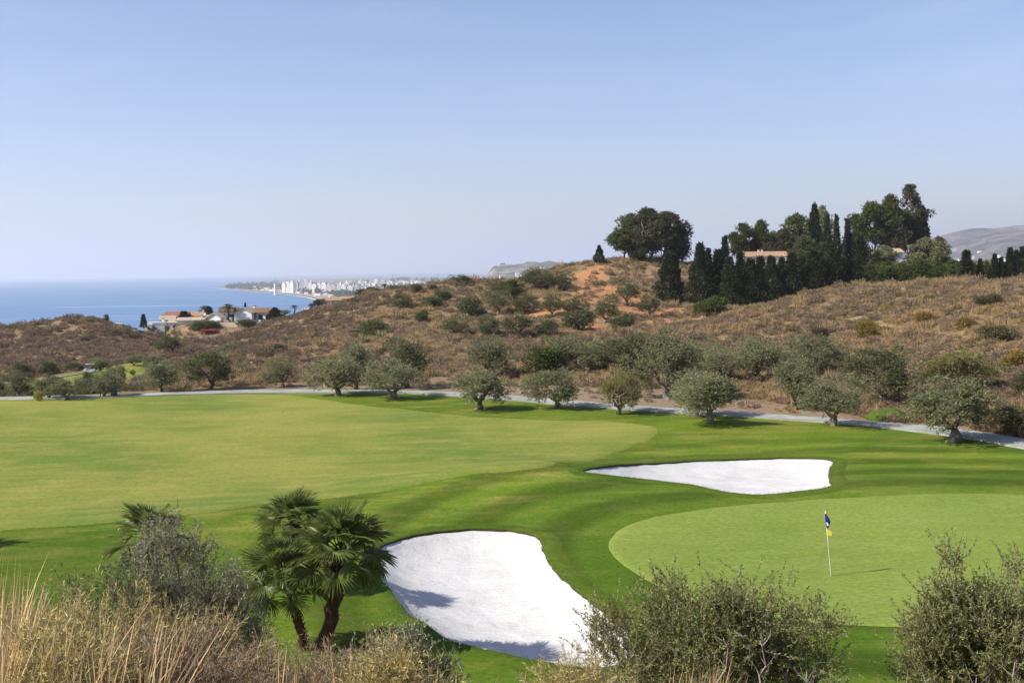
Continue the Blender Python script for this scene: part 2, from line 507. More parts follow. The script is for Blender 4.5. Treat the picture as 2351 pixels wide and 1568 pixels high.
dry = n.ramp(scr, [(0.30, (0.15, 0.10, 0.06)), (0.5, (0.27, 0.185, 0.105)), (0.72, (0.39, 0.285, 0.155))])
dry = n.mix(1.0, dry, n.ramp(scr2, [(0.3, 0.55), (0.7, 1.25)]), 'MULTIPLY')
soil = n.ramp(scr2, [(0.3, (0.21, 0.145, 0.095)), (0.7, (0.36, 0.265, 0.18))])
redc = n.ramp(scr2, [(0.25, (0.30, 0.135, 0.058)), (0.55, (0.47, 0.235, 0.11)), (0.8, (0.55, 0.37, 0.22))])
weedc = n.ramp(scr2, [(0.3, (0.09, 0.13, 0.025)), (0.7, (0.22, 0.22, 0.06))])
c = n.mix(z1.outputs[2], dry, redc)
c = n.mix(z1.outputs[1], c, soil)
c = n.mix(z2.outputs[1], c, weedc)
c = n.mix(z1.outputs[0], c, rough)
n.col(c)
n.bump(n.mix(z1.outputs[0], scr2, fine), 0.6, 0.12)

# ------------------------------------------------------------------ sheets laid on the ground
def sheet(name, poly, centre, off, material, step=0.8, rings=40, edge_noise=0.0, kind='structure'):
    b = resample(poly, step)
    c = np.asarray(centre, float)
    if edge_noise:
        dirn = b - c; dirn /= np.linalg.norm(dirn, axis=1)[:, None]
        b = b + dirn * (edge_noise * vnoise(b[:, 0], b[:, 1], 1.3, 9))[:, None]
    M = len(b)
    f = np.linspace(0, 1, rings + 1)[1:]
    pts = c + (b - c)[None] * f[:, None, None]
    pts = np.concatenate([c[None], pts.reshape(-1, 2)])
    z = terr0(pts[:, 0], pts[:, 1]) + off
    z[-M:] -= off + 0.03
    q = []
    j = np.arange(M); k = (j + 1) % M
    for r_ in range(rings - 1):
        a = 1 + r_ * M
        q.append(np.stack([a + j, a + M + j, a + M + k, a + k], -1))
    mb = MB()
    mb.add(np.column_stack([pts, z]), np.concatenate(q), np.stack([np.zeros(M, int), 1 + j, 1 + k], -1))
    o = mb.build(name, material, smooth=True)
    return tag(o, kind=kind)

m_fair = mat('fairway_turf', (0.2, 0.25, 0.06), 0.95, 0.05)
n = NT(m_fair)
c, fine = turf_nodes(n, (0.148, 0.206, 0.036), (0.258, 0.276, 0.054), (0.37, 0.305, 0.095), 0.65)
n.col(c); n.bump(fine, 0.35, 0.05)
m_green = mat('putting_green_turf', (0.17, 0.25, 0.06), 0.95, 0.05)
n = NT(m_green)
c, fine = turf_nodes(n, (0.180, 0.245, 0.042), (0.228, 0.286, 0.056), (0.28, 0.315, 0.09), 0.5)
n.col(c); n.bump(fine, 0.25, 0.03)
cf = ground(560, 1040)[:2]
fairway = sheet('fairway', FAIRWAY, cf, 0.05, m_fair, 0.8, 70, 0.25)
cg = ground(2100, 1270)[:2]
green = sheet('putting_green', GREEN, cg, 0.05, m_green, 0.5, 50, 0.08)
low = sheet('lower_fairway', LOWFAIR, LOWFAIR.mean(0), 0.14, m_fair, 1.2, 20, 0.5)

# cart path: a concrete strip with a real thickness
m_path = mat('path_concrete', (0.40, 0.42, 0.39), 0.9, 0.1)
n = NT(m_path); g = n.geo()
n.col(n.mix(n.ramp(n.noise(g, 0.5, 6, 0.72), [(0.35, 0.0), (0.65, 1.0)]), (0.26, 0.265, 0.23), (0.44, 0.445, 0.40)))
n.bump(n.noise(g, 30, 3), 0.2, 0.01)
def strip(name, line, width, off, thick, material):
    s = resample(line, 0.8, False)
    tn = np.gradient(s, axis=0); tn /= np.linalg.norm(tn, axis=1)[:, None]
    nm = np.stack([-tn[:, 1], tn[:, 0]], -1)
    cols = [-1.0, -1.0, -0.5, 0, 0.5, 1.0, 1.0]
    rows = []
    for i, cc in enumerate(cols):
        p = s + nm * (cc * width / 2)
        z = terr0(p[:, 0], p[:, 1]) + (off if 0 < i < 6 else off - thick)
        rows.append(np.column_stack([p, z]))
    v = np.stack(rows, 1).reshape(-1, 3)
    k = len(cols)
    ii = np.arange(len(s) - 1)[:, None] * k + np.arange(k - 1)[None]
    q = np.stack([ii, ii + k, ii + k + 1, ii + 1], -1).reshape(-1, 4)
    o = MB().add(v, q).build(name, material)
    return tag(o, kind='structure')
cart_path = strip('cart_path', PATH, 2.25, 0.10, 0.35, m_path)
low_path = strip('lower_cart_path', LOWPATH, 2.2, 0.30, 0.5, m_path)
bp = np.array([P(px, py, d)[:2] for px, py, d in ((176, 892.5, 126), (195, 886, 129), (215, 881, 131))])
strip('buggy_track', bp, 2.0, 0.30, 0.5, m_path)

# bunkers: a dished bed of white sand and a turf lip
m_sand = mat('white_sand', (0.80, 0.775, 0.74), 0.95, 0.05)
n = NT(m_sand); g = n.geo()
rake = n.noise(n.scale(g, (1.1, 7.0, 1)), 1.0, 4, 0.6, 0.6)
foot = n.noise(g, 5.0, 5, 0.75)
n.col(n.mix(n.ramp(n.noise(g, 0.7, 4), [(0.3, 0.0), (0.7, 1.0)]), (0.61, 0.595, 0.565), (0.70, 0.685, 0.66)))
n.bump(n.math('ADD', n.math('MULTIPLY', rake, 0.9), n.math('MULTIPLY', foot, 0.6)), 0.65, 0.10)
m_lip = mat('bunker_turf_lip', (0.075, 0.155, 0.022), 0.95, 0.05)
n = NT(m_lip)
c, fine = turf_nodes(n, (0.05, 0.105, 0.012), (0.085, 0.14, 0.020), (0.17, 0.17, 0.055), 0.5)
n.col(c); n.bump(fine, 0.6, 0.08)
m_edge = mat('bunker_cut_edge', (0.075, 0.06, 0.03), 0.95, 0.05)
def bunker(name, poly, depth, label, seed, cpx):
    rng = np.random.default_rng(seed)
    b = resample(poly, 0.22)
    cen = ground(*cpx)[:2]
    tn = np.roll(b, -1, 0) - np.roll(b, 1, 0); tn /= np.linalg.norm(tn, axis=1)[:, None]
    nm = np.stack([tn[:, 1], -tn[:, 0]], -1)
    if np.mean(np.sum(nm * (b - cen), 1)) < 0: nm = -nm
    b0 = b + nm * 0.16
    b = b + nm * (0.09 * vnoise(b[:, 0], b[:, 1], 0.8, seed) + 0.025 * rng.uniform(-1, 1, len(b)))[:, None]
    M = len(b); j = np.arange(M); k = (j + 1) % M
    ze = terr0(b[:, 0], b[:, 1])
    root = empty(name, (cen[0], cen[1], float(terr0(cen[0], cen[1]))))
    inv = np.array(root.location)
    # sand
    rings = 36
    f = (np.linspace(0, 1, rings + 1)[1:]) ** 0.8
    pts = np.concatenate([cen[None], (cen + (b0 - cen)[None] * f[:, None, None]).reshape(-1, 2)])
    dd = -sdist(pts[:, 0], pts[:, 1], b0[::4]) - 0.16
    z = terr0(pts[:, 0], pts[:, 1]) + bunk_profile(np.maximum(dd, 0), depth, pts[:, 0], pts[:, 1])
    z += 0.03 * vnoise(pts[:, 0], pts[:, 1], 0.9, 3) * (dd > 0.3) + 0.015 * vnoise(pts[:, 0], pts[:, 1], 0.35, 6) * (dd > 0.3)
    q = [np.stack([1 + r_ * M + j, 1 + (r_ + 1) * M + j, 1 + (r_ + 1) * M + k, 1 + r_ * M + k], -1) for r_ in range(rings - 1)]
    MB().add(np.column_stack([pts, z]) - inv, np.concatenate(q), np.stack([np.zeros(M, int), 1 + j, 1 + k], -1)).build('sand', m_sand, root, True)
    # lip: cut face, rounded shoulder, then a collar that meets the lawn
    prof = [(0.02, -0.30), (0.0, 0.015), (0.08, 0.05), (0.5, 0.045), (0.9, -0.02)]
    rows = []
    for o_, h in prof:
        p = b + nm * o_
        zz = ze + h if o_ < 0.2 else terr0(p[:, 0], p[:, 1]) + h
        rows.append(np.column_stack([p, zz]) - inv)
    q = [np.stack([i * M + j, (i + 1) * M + j, (i + 1) * M + k, i * M + k], -1) for i in range(1, len(prof) - 1)]
    lip = MB().add(np.concatenate(rows), np.concatenate(q)).build('turf_lip', m_ground, root, True)
    one = np.ones(len(rows) * M)
    vattr(lip.data, 'zone', one, 0 * one, 0 * one); vattr(lip.data, 'zone2', 0.5 * one, 0 * one, 0.7 * one)
    q = [np.stack([j, M + j, M + k, k], -1)]
    MB().add(np.concatenate(rows[:2]), np.concatenate(q)).build('cut_edge', m_edge, root)
    # shaggy blades hanging over the edge
    N = M * 22
    i = rng.integers(0, M, N)
    p = np.column_stack([b[i] + nm[i] * rng.uniform(-0.03, 0.22, N)[:, None] + tn[i] * rng.uniform(-0.15, 0.15, N)[:, None], ze[i] + 0.03])
    ax = np.column_stack([-nm[i] * rng.uniform(0.0, 1.1, N)[:, None] + rng.normal(0, 0.4, (N, 2)), rng.uniform(0.3, 1.0, N)])
    ax /= np.linalg.norm(ax, axis=1)[:, None]
    v, qd = leaf_quads(p - inv, ax, rng.uniform(0.04, 0.11, N), 0.010, rng)
    MB().add(v, qd).build('edge_grass', m_edgegrass, root)['kind'] = 'stuff'
    return tag(root, label, 'bunker', 'sand bunkers beside the green')

def leaf_quads(p, a, L, W, rng, mid=0.45):
    """diamond leaves from base p along axis a"""
    n_ = len(p)
    r_ = rng.normal(size=(n_, 3))
    b = np.cross(a, r_); b /= np.linalg.norm(b, axis=1)[:, None] + 1e-9
    L = np.broadcast_to(L, (n_,))[:, None]; W = np.broadcast_to(W, (n_,))[:, None]
    v = np.stack([p, p + a * L * mid + b * W / 2, p + a * L, p + a * L * mid - b * W / 2], 1).reshape(-1, 3)
    return v, np.arange(4 * n_).reshape(-1, 4)
m_edgegrass = leaf_mat('edge_grass', (0.075, 0.14, 0.02), (0.16, 0.20, 0.05), 0.3)
bunker('sand_bunker', BUNKA, 0.75, 'large white sand bunker in front, palm shadows across its left edge', 1, (1150, 1395))
bunker('sand_bunker', BUNKB, 0.45, 'long white sand bunker behind the putting green, tapering to the left', 2, (1690, 1092))

# ------------------------------------------------------------------ sea, coast, far hills
m_sea = mat('sea_water', (0.055, 0.16, 0.30), 0.38, 0.5)
n = NT(m_sea); g = n.geo()
chop = n.noise(n.scale(g, (0.02, 0.05, 0.02)), 1.0, 4, 0.6)
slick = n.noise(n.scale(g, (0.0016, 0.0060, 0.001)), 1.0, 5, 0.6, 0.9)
n.col(n.mix(n.ramp(n.noise(n.scale(g, (0.0003, 0.0009, 1)), 1.0, 2), [(0.3, 0.0), (0.7, 1.0)]), (0.075, 0.185, 0.36), (0.105, 0.235, 0.41)))
base_ = n.b.inputs['Base Color'].links[0].from_socket
n.col(n.mix(n.math('MULTIPLY', n.ramp(slick, [(0.56, 0.0), (0.68, 1.0)]), 0.5), base_, (0.34, 0.47, 0.64)))  # slick streaks lightened in the base colour, standing in for their sky reflection
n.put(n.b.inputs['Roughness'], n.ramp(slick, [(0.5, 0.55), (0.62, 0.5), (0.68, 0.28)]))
n.bump(chop, 0.25, 2.0)
S = 45000
sea_v = [(-S, 900, ZSEA), (S, 900, ZSEA), (S, S, ZSEA), (-S, S, ZSEA)]
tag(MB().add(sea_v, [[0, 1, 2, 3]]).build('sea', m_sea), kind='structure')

m_coast = mat('coastal_land', (0.2, 0.17, 0.13), 0.95, 0.05)
n = NT(m_coast); g = n.geo()
n.col(n.ramp(n.noise(g, 0.012, 5, 0.7), [(0.3, (0.10, 0.11, 0.06)), (0.55, (0.22, 0.19, 0.13)), (0.75, (0.30, 0.26, 0.19))]))
m_beach = mat('beach_sand', (0.36, 0.30, 0.25), 0.95, 0.05)
shore = np.array([onz(px, py, ZSEA)[:2] for px, py in ((501, 662), (530, 665), (560, 668), (600, 671.5), (640, 675), (680, 679), (712, 684), (735, 690), (752, 697), (770, 708), (790, 725))])
back = np.array([onz(px, py, ZSEA)[:2] for px, py in ((505, 658), (540, 653), (590, 649), (650, 645), (720, 642), (800, 641), (900, 640), (1000, 638.5), (1100, 638), (1200, 640))])
def inland(line, w):
    """shift the shore line inland"""
    t_ = np.gradient(line, axis=0); t_ /= np.linalg.norm(t_, axis=1)[:, None]
    return line + np.stack([-t_[:, 1], t_[:, 0]], -1) * w
wid = np.interp(np.arange(len(shore)), [0, 2, 5, 8, 10], [15, 70, 110, 130, 150])[:, None]
in1 = inland(shore, 1.0) - shore
in1 = shore + in1 * wid
land = np.concatenate([shore, [(1500, 1300), (6000, 1300), (9000, 9000), (5000, 9000)], back[::-1]])
def flat(name, poly, z, m):
    bm = bmesh.new()
    f = bm.faces.new([bm.verts.new((p[0], p[1], z)) for p in poly])
    bmesh.ops.triangulate(bm, faces=[f])
    me = bpy.data.meshes.new(name); bm.to_mesh(me); bm.free(); me.materials.append(m)
    # keep the upper side up
    if me.polygons and me.polygons[0].normal.z < 0: me.flip_normals()
    return tag(link(bpy.data.objects.new(name, me)), kind='structure')
flat('coastal_plain', land, ZSEA + 2.0, m_coast)
flat('beach', np.concatenate([shore, in1[::-1]]), ZSEA + 2.6, m_beach)
m_foam = mat('surf', (0.8, 0.82, 0.82), 0.8)
so = shore - (in1 - shore) / wid * 9.0
flat('surf_line', np.concatenate([so[:9], shore[8::-1]]), ZSEA + 0.8, m_foam)

def ridge(name, tops, zbase, depth, m, seed, nseg=120, nrow=26):
    """a range of hills: crest through the given picture places, falling towards and away from us"""
    pts = np.array([P(*t_) for t_ in tops])
    t_ = np.linspace(0, 1, len(pts)); s_ = np.linspace(0, 1, nseg)
    cx = np.interp(s_, t_, pts[:, 0]); cy = np.interp(s_, t_, pts[:, 1]); cz = np.interp(s_, t_, pts[:, 2])
    cz = np.convolve(np.pad(cz, 2, mode='edge'), np.ones(5) / 5, 'valid')
    rows = []
    u = np.linspace(-1, 1, nrow)
    L = depth
    for a in u:
        x = cx; y = cy + a * L
        fall = np.maximum(0, 1 - np.abs(a) ** 1.35)
        z = zbase + (cz - zbase) * fall
        hgt = cz - zbase
        z = z + hgt * (1 - fall) * fall * 0.9 * vnoise(x, y, L * 0.30, seed) + hgt * (0.09 * vnoise(x, y, L * 0.10, seed + 1) + 0.04 * vnoise(x, y, L * 0.035, seed + 2)) * fall
        rows.append(np.column_stack([x, y, z]))
    v = np.concatenate(rows)
    ii = np.arange(nrow - 1)[:, None] * nseg + np.arange(nseg - 1)[None]
    q = np.stack([ii, ii + 1, ii + nseg + 1, ii + nseg], -1).reshape(-1, 4)
    return tag(MB().add(v, q).build(name, m, smooth=True), kind='structure')
m_head = mat('headland_rock', (0.3, 0.27, 0.22), 0.95, 0.05)
n = NT(m_head); g = n.geo()
lay = n.noise(n.scale(g, (0.004, 0.004, 0.06)), 1.0, 4, 0.6)
n.col(n.mix(n.ramp(n.noise(g, 0.012, 6, 0.75), [(0.42, 0.0), (0.56, 1.0)]), n.ramp(lay, [(0.42, (0.10, 0.085, 0.06)), (0.56, (0.34, 0.29, 0.21))]), (0.05, 0.055, 0.035)))
ridge('headland', [(1112, 642, 5600), (1126, 622, 5600), (1135, 612, 5600), (1170, 607, 5600), (1230, 602.5, 5600), (1265, 601, 5600), (1300, 604, 5600), (1330, 610, 5600),
                   (1400, 617, 5600), (1500, 622, 5600)], ZSEA, 520, m_head, 3, 160)
m_mount = mat('mountain_scrub', (0.2, 0.17, 0.13), 0.95, 0.05)
n = NT(m_mount); g = n.geo()
n.col(n.ramp(n.noise(g, 0.006, 7, 0.75), [(0.43, (0.012, 0.015, 0.013)), (0.5, (0.065, 0.052, 0.043)), (0.58, (0.18, 0.13, 0.10))]))
ridge('far_hill', [(1500, 640, 7000), (1570, 625, 7000), (1620, 622, 7000), (1700, 626, 7000), (1800, 620, 7000), (1950, 600, 7000), (2080, 575, 7000), (2150, 547, 7000), (2200, 537, 7000),
                   (2235, 529, 7000), (2262, 527, 7000), (2290, 531, 7000), (2330, 543, 7000), (2400, 556, 7000), (2500, 560, 7000), (2800, 545, 7000), (3200, 560, 7000)],
      ZSEA, 2600, m_mount, 8, 220, 60)
ridge('far_mountain', [(1900, 600, 11000), (2100, 570, 11000), (2200, 548, 11000), (2270, 531, 11000), (2310, 523, 11000), (2351, 518, 11000), (2420, 508, 11000), (2600, 515, 11000),
                       (3000, 500, 11000), (3400, 540, 11000)], ZSEA, 3000, m_mount, 12, 160, 40)
# ------------------------------------------------------------------ plant materials
M_OLIVE = leaf_mat('olive_leaves', (0.135, 0.148, 0.058), (0.38, 0.385, 0.20), 0.22, 0.6, 0.15, 0.35)
M_OLIVEY = leaf_mat('olive_leaves_yellowing', (0.155, 0.15, 0.042), (0.37, 0.34, 0.13), 0.28, 0.6, 0.15, 0.3)
M_OLIVED = leaf_mat('olive_leaves_dark', (0.078, 0.094, 0.030), (0.22, 0.23, 0.10), 0.2, 0.6, 0.15, 0.4)
M_GREENB = leaf_mat('bright_green_leaves', (0.065, 0.098, 0.018), (0.155, 0.185, 0.045), 0.25, 0.6, 0.15, 0.4)
M_PINE = leaf_mat('pine_needles', (0.052, 0.074, 0.016), (0.15, 0.17, 0.042), 0.2, 0.6, 0.15, 0.4)
M_EUCA = leaf_mat('eucalyptus_leaves', (0.058, 0.062, 0.027), (0.155, 0.15, 0.075), 0.2, 0.6, 0.18, 0.4)
M_CYP = leaf_mat('cypress_foliage', (0.022, 0.036, 0.015), (0.078, 0.102, 0.042), 0.1, 0.7, 0.15, 0.4)
M_GREY = leaf_mat('grey_shrub_leaves', (0.115, 0.125, 0.055), (0.54, 0.54, 0.33), 0.15, 0.65, 0.15, 0.2)
M_FRONT = leaf_mat('front_shrub_leaves', (0.095, 0.11, 0.028), (0.37, 0.38, 0.14), 0.18, 0.6, 0.18, 0.1)
M_GOLD = leaf_mat('golden_shrub', (0.20, 0.135, 0.03), (0.42, 0.30, 0.08), 0.2, 0.7, 0.1, 0.3)
M_DRYSH = leaf_mat('dry_scrub', (0.19, 0.135, 0.088), (0.46, 0.34, 0.222), 0.25, 0.8, 0.05, 0.45)
M_BRNSH = leaf_mat('brown_scrub', (0.145, 0.095, 0.07), (0.36, 0.25, 0.18), 0.25, 0.8, 0.05, 0.4)
M_DRYG = leaf_mat('dry_grass', (0.37, 0.245, 0.11), (0.67, 0.48, 0.25), 0.28, 0.7, 0.05, 0.4)
M_SCRUBG = leaf_mat('green_scrub', (0.10, 0.10, 0.045), (0.24, 0.22, 0.11), 0.25, 0.7, 0.1, 0.5)
M_PALM = leaf_mat('palm_blades', (0.085, 0.125, 0.022), (0.26, 0.30, 0.075), 0.35, 0.45, 0.3, 0.2)
M_PALMF = leaf_mat('far_palm_fronds', (0.035, 0.06, 0.016), (0.10, 0.13, 0.045), 0.2, 0.5, 0.3, 0.3)
M_YEL = leaf_mat('yellow_leaves', (0.26, 0.24, 0.02), (0.52, 0.44, 0.05), 0.3, 0.5, 0.3, 0.1)
B_OLIVE = bark_mat('olive_bark', (0.09, 0.07, 0.052), (0.30, 0.255, 0.20), 5)
B_DARK = bark_mat('dark_bark', (0.05, 0.038, 0.028), (0.15, 0.115, 0.085), 5)
B_PALM = bark_mat('palm_bark', (0.045, 0.026, 0.016), (0.17, 0.095, 0.055), 8)
B_EUCA = bark_mat('eucalyptus_bark', (0.22, 0.17, 0.12), (0.42, 0.35, 0.27), 2)
B_TWIG = bark_mat('twig_bark', (0.16, 0.13, 0.10), (0.36, 0.31, 0.26), 20)

def unit(v): return v / (np.linalg.norm(v, axis=-1, keepdims=True) + 1e-9)

def curve(a, b, rng, bend=0.15, n=6, up=0.0):
    """a bent line from a to b"""
    a = np.asarray(a, float); b = np.asarray(b, float)
    t = np.linspace(0, 1, n)[:, None]
    L = np.linalg.norm(b - a)
    off = rng.normal(0, bend * L, 3); off[2] += up * L
    p = a + (b - a) * t + np.sin(t * math.pi) * off
    p[1:-1] += rng.normal(0, 0.03 * L, (n - 2, 3))
    return p

def sprigs(rng, base, dirn, length, per, L, W, spread=0.9, droop=0.0):
    """leaves set along short shoots; base, dirn (n,3), length (n,)"""
    n_ = len(base)
    t = rng.uniform(0.05, 1.0, (n_, per))
    p = base[:, None] + dirn[:, None] * (length[:, None] * t)[..., None]
    p[..., 2] -= droop * (t ** 2) * length[:, None]
    a = unit(dirn[:, None] + rng.normal(0, spread, (n_, per, 3)))
    p = p.reshape(-1, 3); a = a.reshape(-1, 3)
    Ls = L * rng.uniform(0.7, 1.3, len(p)); Ws = W * rng.uniform(0.7, 1.3, len(p))
    return leaf_quads(p, a, Ls, Ws, rng)

def ell_points(rng, n_, r, zc, shell=0.35, zmin=-1.0):
    """random points spread through the outer part of an ellipsoid"""
    d = unit(rng.normal(size=(n_ * 3, 3)))
    d = d[d[:, 2] > zmin][:n_]
    k = (shell + (1 - shell) * rng.uniform(0, 1, len(d)) ** 0.6)
    return d * k[:, None] * np.array(r) + np.array([0, 0, zc]), d

def crown_clumps(mb, rng, centres, rads, nspr, per, L, W, slen, up=0.3, droop=0.0, flat=1.0, spread=0.9):
    for c, r_ in zip(centres, rads):
        d = unit(rng.normal(size=(nspr, 3)) + np.array([0, 0, up]))
        b = c + d * (r_ * rng.uniform(0.25, 0.85, nspr) ** 0.7)[:, None] * np.array([1, 1, flat])
        v, q = sprigs(rng, b, d, slen * rng.uniform(0.6, 1.3, nspr), per, L, W, spread, droop)
        mb.add(v, q)

def make_tree(rng, name, trunk, crown, bark, leaf):
    root = bpy.data.objects.new(name, None)
    t = bpy.data.objects.new('trunk', trunk.mesh('trunk', bark, True)); t.parent = root
    c = bpy.data.objects.new('crown', crown.mesh('crown', leaf)); c.parent = root
    return root

def olive(seed, H=4.6, Wd=4.6, lean=0.0, leaf=None, bark=None, low=0.30, nclump=30, forks=4, dense=1.45, L=0.145, Wl=0.054, trunk_r=0.24):
    """gnarled olive: short twisted trunk, forked limbs, uneven crown of clumps"""
    rng = np.random.default_rng(seed)
    tr, cr = MB(), MB()
    fork = np.array([lean * 0.4, rng.normal(0, 0.1), H * low * 0.75])
    tr.tube(curve((0, 0, -0.25), fork, rng, 0.12, 7), np.linspace(1.08, 0.75, 7) * trunk_r * rng.uniform(0.9, 1.1, 7), 9, True, 0.16, rng)
    zc = H * (0.47 + low * 0.30); rz = H - zc
    pts, d = ell_points(rng, nclump, (Wd * 0.40, Wd * 0.40, rz * 0.80), zc, 0.45, -0.9)
    pts[:, 0] += lean
    lop = 1 + 0.38 * np.sin(np.arctan2(d[:, 1], d[:, 0]) * 2 + rng.uniform(0, 6)) * (1 - np.abs(d[:, 2]))
    pts[:, :2] *= lop[:, None]
    pts[:, 2] += 0.07 * H * np.sin(np.arctan2(d[:, 1], d[:, 0]) * 3 + seed)
    rads = rng.uniform(0.08, 0.165, len(pts)) * Wd
    for i in range(forks):
        a = i * 2 * math.pi / forks + rng.uniform(-0.5, 0.5)
        mid = fork + np.array([math.cos(a) * Wd * 0.2 + lean * 0.3, math.sin(a) * Wd * 0.2, H * 0.22 * rng.uniform(0.8, 1.3)])
        tr.tube(curve(fork - np.array([0, 0, 0.12]), mid, rng, 0.14, 6), np.linspace(0.62, 0.36, 6) * trunk_r, 6, True, 0.1, rng)
        near_ = np.argsort(np.linalg.norm(pts - mid, axis=1))[:5]
        for k in near_:
            tr.tube(curve(mid, pts[k], rng, 0.12, 5), np.linspace(0.32, 0.08, 5) * trunk_r, 4, False)
    crown_clumps(cr, rng, pts, rads, int(46 * dense), 9, L, Wl, 0.40, 0.35)
    # wisps beyond the outline
    w, d = ell_points(rng, int(60 * dense), (Wd * 0.48, Wd * 0.48, rz * 0.93), zc, 0.85, -0.6)
    w[:, 0] += lean
    v, q = sprigs(rng, w, unit(d + np.array([0, 0, 0.4])), rng.uniform(0.25, 0.55, len(w)), 9, L, Wl)
    cr.add(v, q)
    return make_tree(rng, 'olive_tree', tr, cr, bark or B_OLIVE, leaf or M_OLIVE)

def shrub(seed, H=2.4, Wd=2.6, leaf=None, nclump=18, dense=1.0, L=0.16, Wl=0.06, bark=None, name='shrub', up=0.5):
    """rounded bush branching from the ground"""
    rng = np.random.default_rng(seed)
    tr, cr = MB(), MB()
    pts, d = ell_points(rng, nclump, (Wd * 0.36, Wd * 0.36, H * 0.40), H * 0.48, 0.3, -0.9)
    for k in range(min(9, len(pts))):
        tr.tube(curve((rng.normal(0, 0.08), rng.normal(0, 0.08), -0.15), pts[k], rng, 0.1, 5), np.linspace(0.06, 0.015, 5) * H * 0.5, 4, False)
    crown_clumps(cr, rng, pts, rng.uniform(0.16, 0.26, len(pts)) * Wd, int(44 * dense), 9, L, Wl, 0.16 * H, up)
    o = make_tree(rng, name, tr, cr, bark or B_DARK, leaf or M_OLIVED)
    o.children[0].name = 'stem' if o.children[0].name.startswith('trunk') else o.children[0].name
    return o

def cypress(seed, H=11, Wd=2.6, leaf=None, n_=1000, ragged=0.12, power=0.55, L=0.40, Wl=0.16):
    """dark spindle; shoots point up and lie close"""
    rng = np.random.default_rng(seed)
    tr, cr = MB(), MB()
    tr.tube(curve((0, 0, -0.3), (0, 0, H * 0.9), rng, 0.004, 6), np.linspace(0.17, 0.02, 6), 6)
    t = rng.uniform(0, 1, n_) ** 0.85
    a = rng.uniform(0, 2 * math.pi, n_)
    prof = np.minimum(1.0, (t / 0.12 + 0.45)) * (1 - t) ** power
    lob = 1 + ragged * np.sin(3 * a + 9 * t + seed) + ragged * np.sin(17 * t + 2 * a)
    r_ = Wd * 0.5 * prof * lob * rng.uniform(0.55, 1.0, n_) ** 0.5
    b = np.stack([np.cos(a) * r_, np.sin(a) * r_, 0.25 + t * (H - 0.9)], -1)
    d = unit(np.stack([np.cos(a) * 0.45, np.sin(a) * 0.45, np.ones(n_)], -1) + rng.normal(0, 0.18, (n_, 3)))
    v, q = sprigs(rng, b, d, rng.uniform(0.35, 0.8, n_), 6, L, Wl, 0.4)
    cr.add(v, q)
    return make_tree(rng, 'cypress_tree', tr, cr, B_DARK, leaf or M_CYP)

def tall_tree(seed, H, Wd, leaf, bark, nclump=40, bare=0.25, cl=0.11, trunk_r=0.28, flat=0.8, name='eucalyptus_tree', top=0.6, nspr=34, L=0.42, Wl=0.17, stems=1, power=0.5):
    """tall open tree: trunk(s), limbs reaching the clumps, gaps between clumps"""
    rng = np.random.default_rng(seed)
    tr, cr = MB(), MB()
    n_ = nclump
    t = rng.uniform(0, 1, n_)
    a = rng.uniform(0, 2 * math.pi, n_)
    prof = np.sin(np.clip(0.12 + t * 0.9, 0, 1) * math.pi) ** power
    prof = np.where(t > top, prof * (1 - 0.45 * (t - top) / (1 - top)), prof)
    r_ = Wd * 0.5 * prof * rng.uniform(0.25, 1.0, n_) ** 0.6
    pts = np.stack([np.cos(a) * r_, np.sin(a) * r_, H * (bare + (0.95 - bare) * t)], -1)
    for s in range(stems):
        ph = s * 2 * math.pi / max(stems, 1) + 0.5
        off = np.array([math.cos(ph), math.sin(ph), 0]) * (0.10 * Wd if stems > 1 else 0)
        ax = curve(off * 0.5 + np.array([0, 0, -0.4]), off * 1.6 + np.array([0, 0, H * 0.86]), rng, 0.03, 9)
        tr.tube(ax, np.linspace(1, 0.2, 9) * trunk_r, 7, True, 0.08, rng)
        for k in range(s, n_, stems):
            j = int(np.clip((pts[k, 2] / H - 0.14) * 9, 1, 8))
            tr.tube(curve(ax[j], pts[k], rng, 0.08, 5, 0.05), np.linspace(0.34, 0.07, 5) * trunk_r, 4, False)
    crown_clumps(cr, rng, pts, rng.uniform(0.7, 1.3, n_) * cl * Wd, nspr, 8, L, Wl, 0.05 * Wd + 0.25, 0.25, 0.15, flat)
    return make_tree(rng, name, tr, cr, bark, leaf)

PROTO = {}
def place(proto, name, loc, H=None, Wd=None, rz=0.0, label=None, cat='tree', group=None, leaf=None, tilt=0.0):
    """copy a plant (own material if asked) to its place; H, Wd scale it from its own size"""
    p, ph, pw = proto
    r = p.copy(); r.name = name; COL.objects.link(r)
    sz = H / ph if H else 1.0
    sx = Wd / pw if Wd else sz
    r.location = loc; r.rotation_euler = (0, tilt, rz); r.scale = (sx, sx, sz)
    for ch in p.children:
        c = ch.copy(); c.name = ch.name.split('.')[0]; COL.objects.link(c); c.parent = r
        if leaf is not None and c.name.startswith('crown'):
            c.material_slots[0].link = 'OBJECT'; c.material_slots[0].material = leaf
    tag(r, label, cat, group)
    return r

def put(proto, name, x, ybase, ytop, wpx, label, d=None, cat='tree', group=None, leaf=None, rz=None, sink=0.0, tilt=0.0, wide=1.0):
    """stand a plant on the ground where the picture shows its foot; its real height follows from its distance"""
    if d is None:
        q = ground(x, ybase)
    else:
        q = P(x, ybase, d); q[2] = float(terr0(q[0], q[1]))
    dist = q[1]
    H = (P(x, ytop, dist)[2] - q[2])
    Wd = wpx / F * dist * wide
    rr = random.Random(hash((round(x), round(ybase))) & 0xffff)
    if name == 'olive_tree': tilt = rr.uniform(-0.10, 0.10); Wd *= rr.uniform(0.9, 1.12)
    return place(proto, name, (q[0], q[1], q[2] - sink), H + sink, Wd, rr.uniform(0, 6.28) if rz is None else rz, label, cat, group, leaf, tilt)

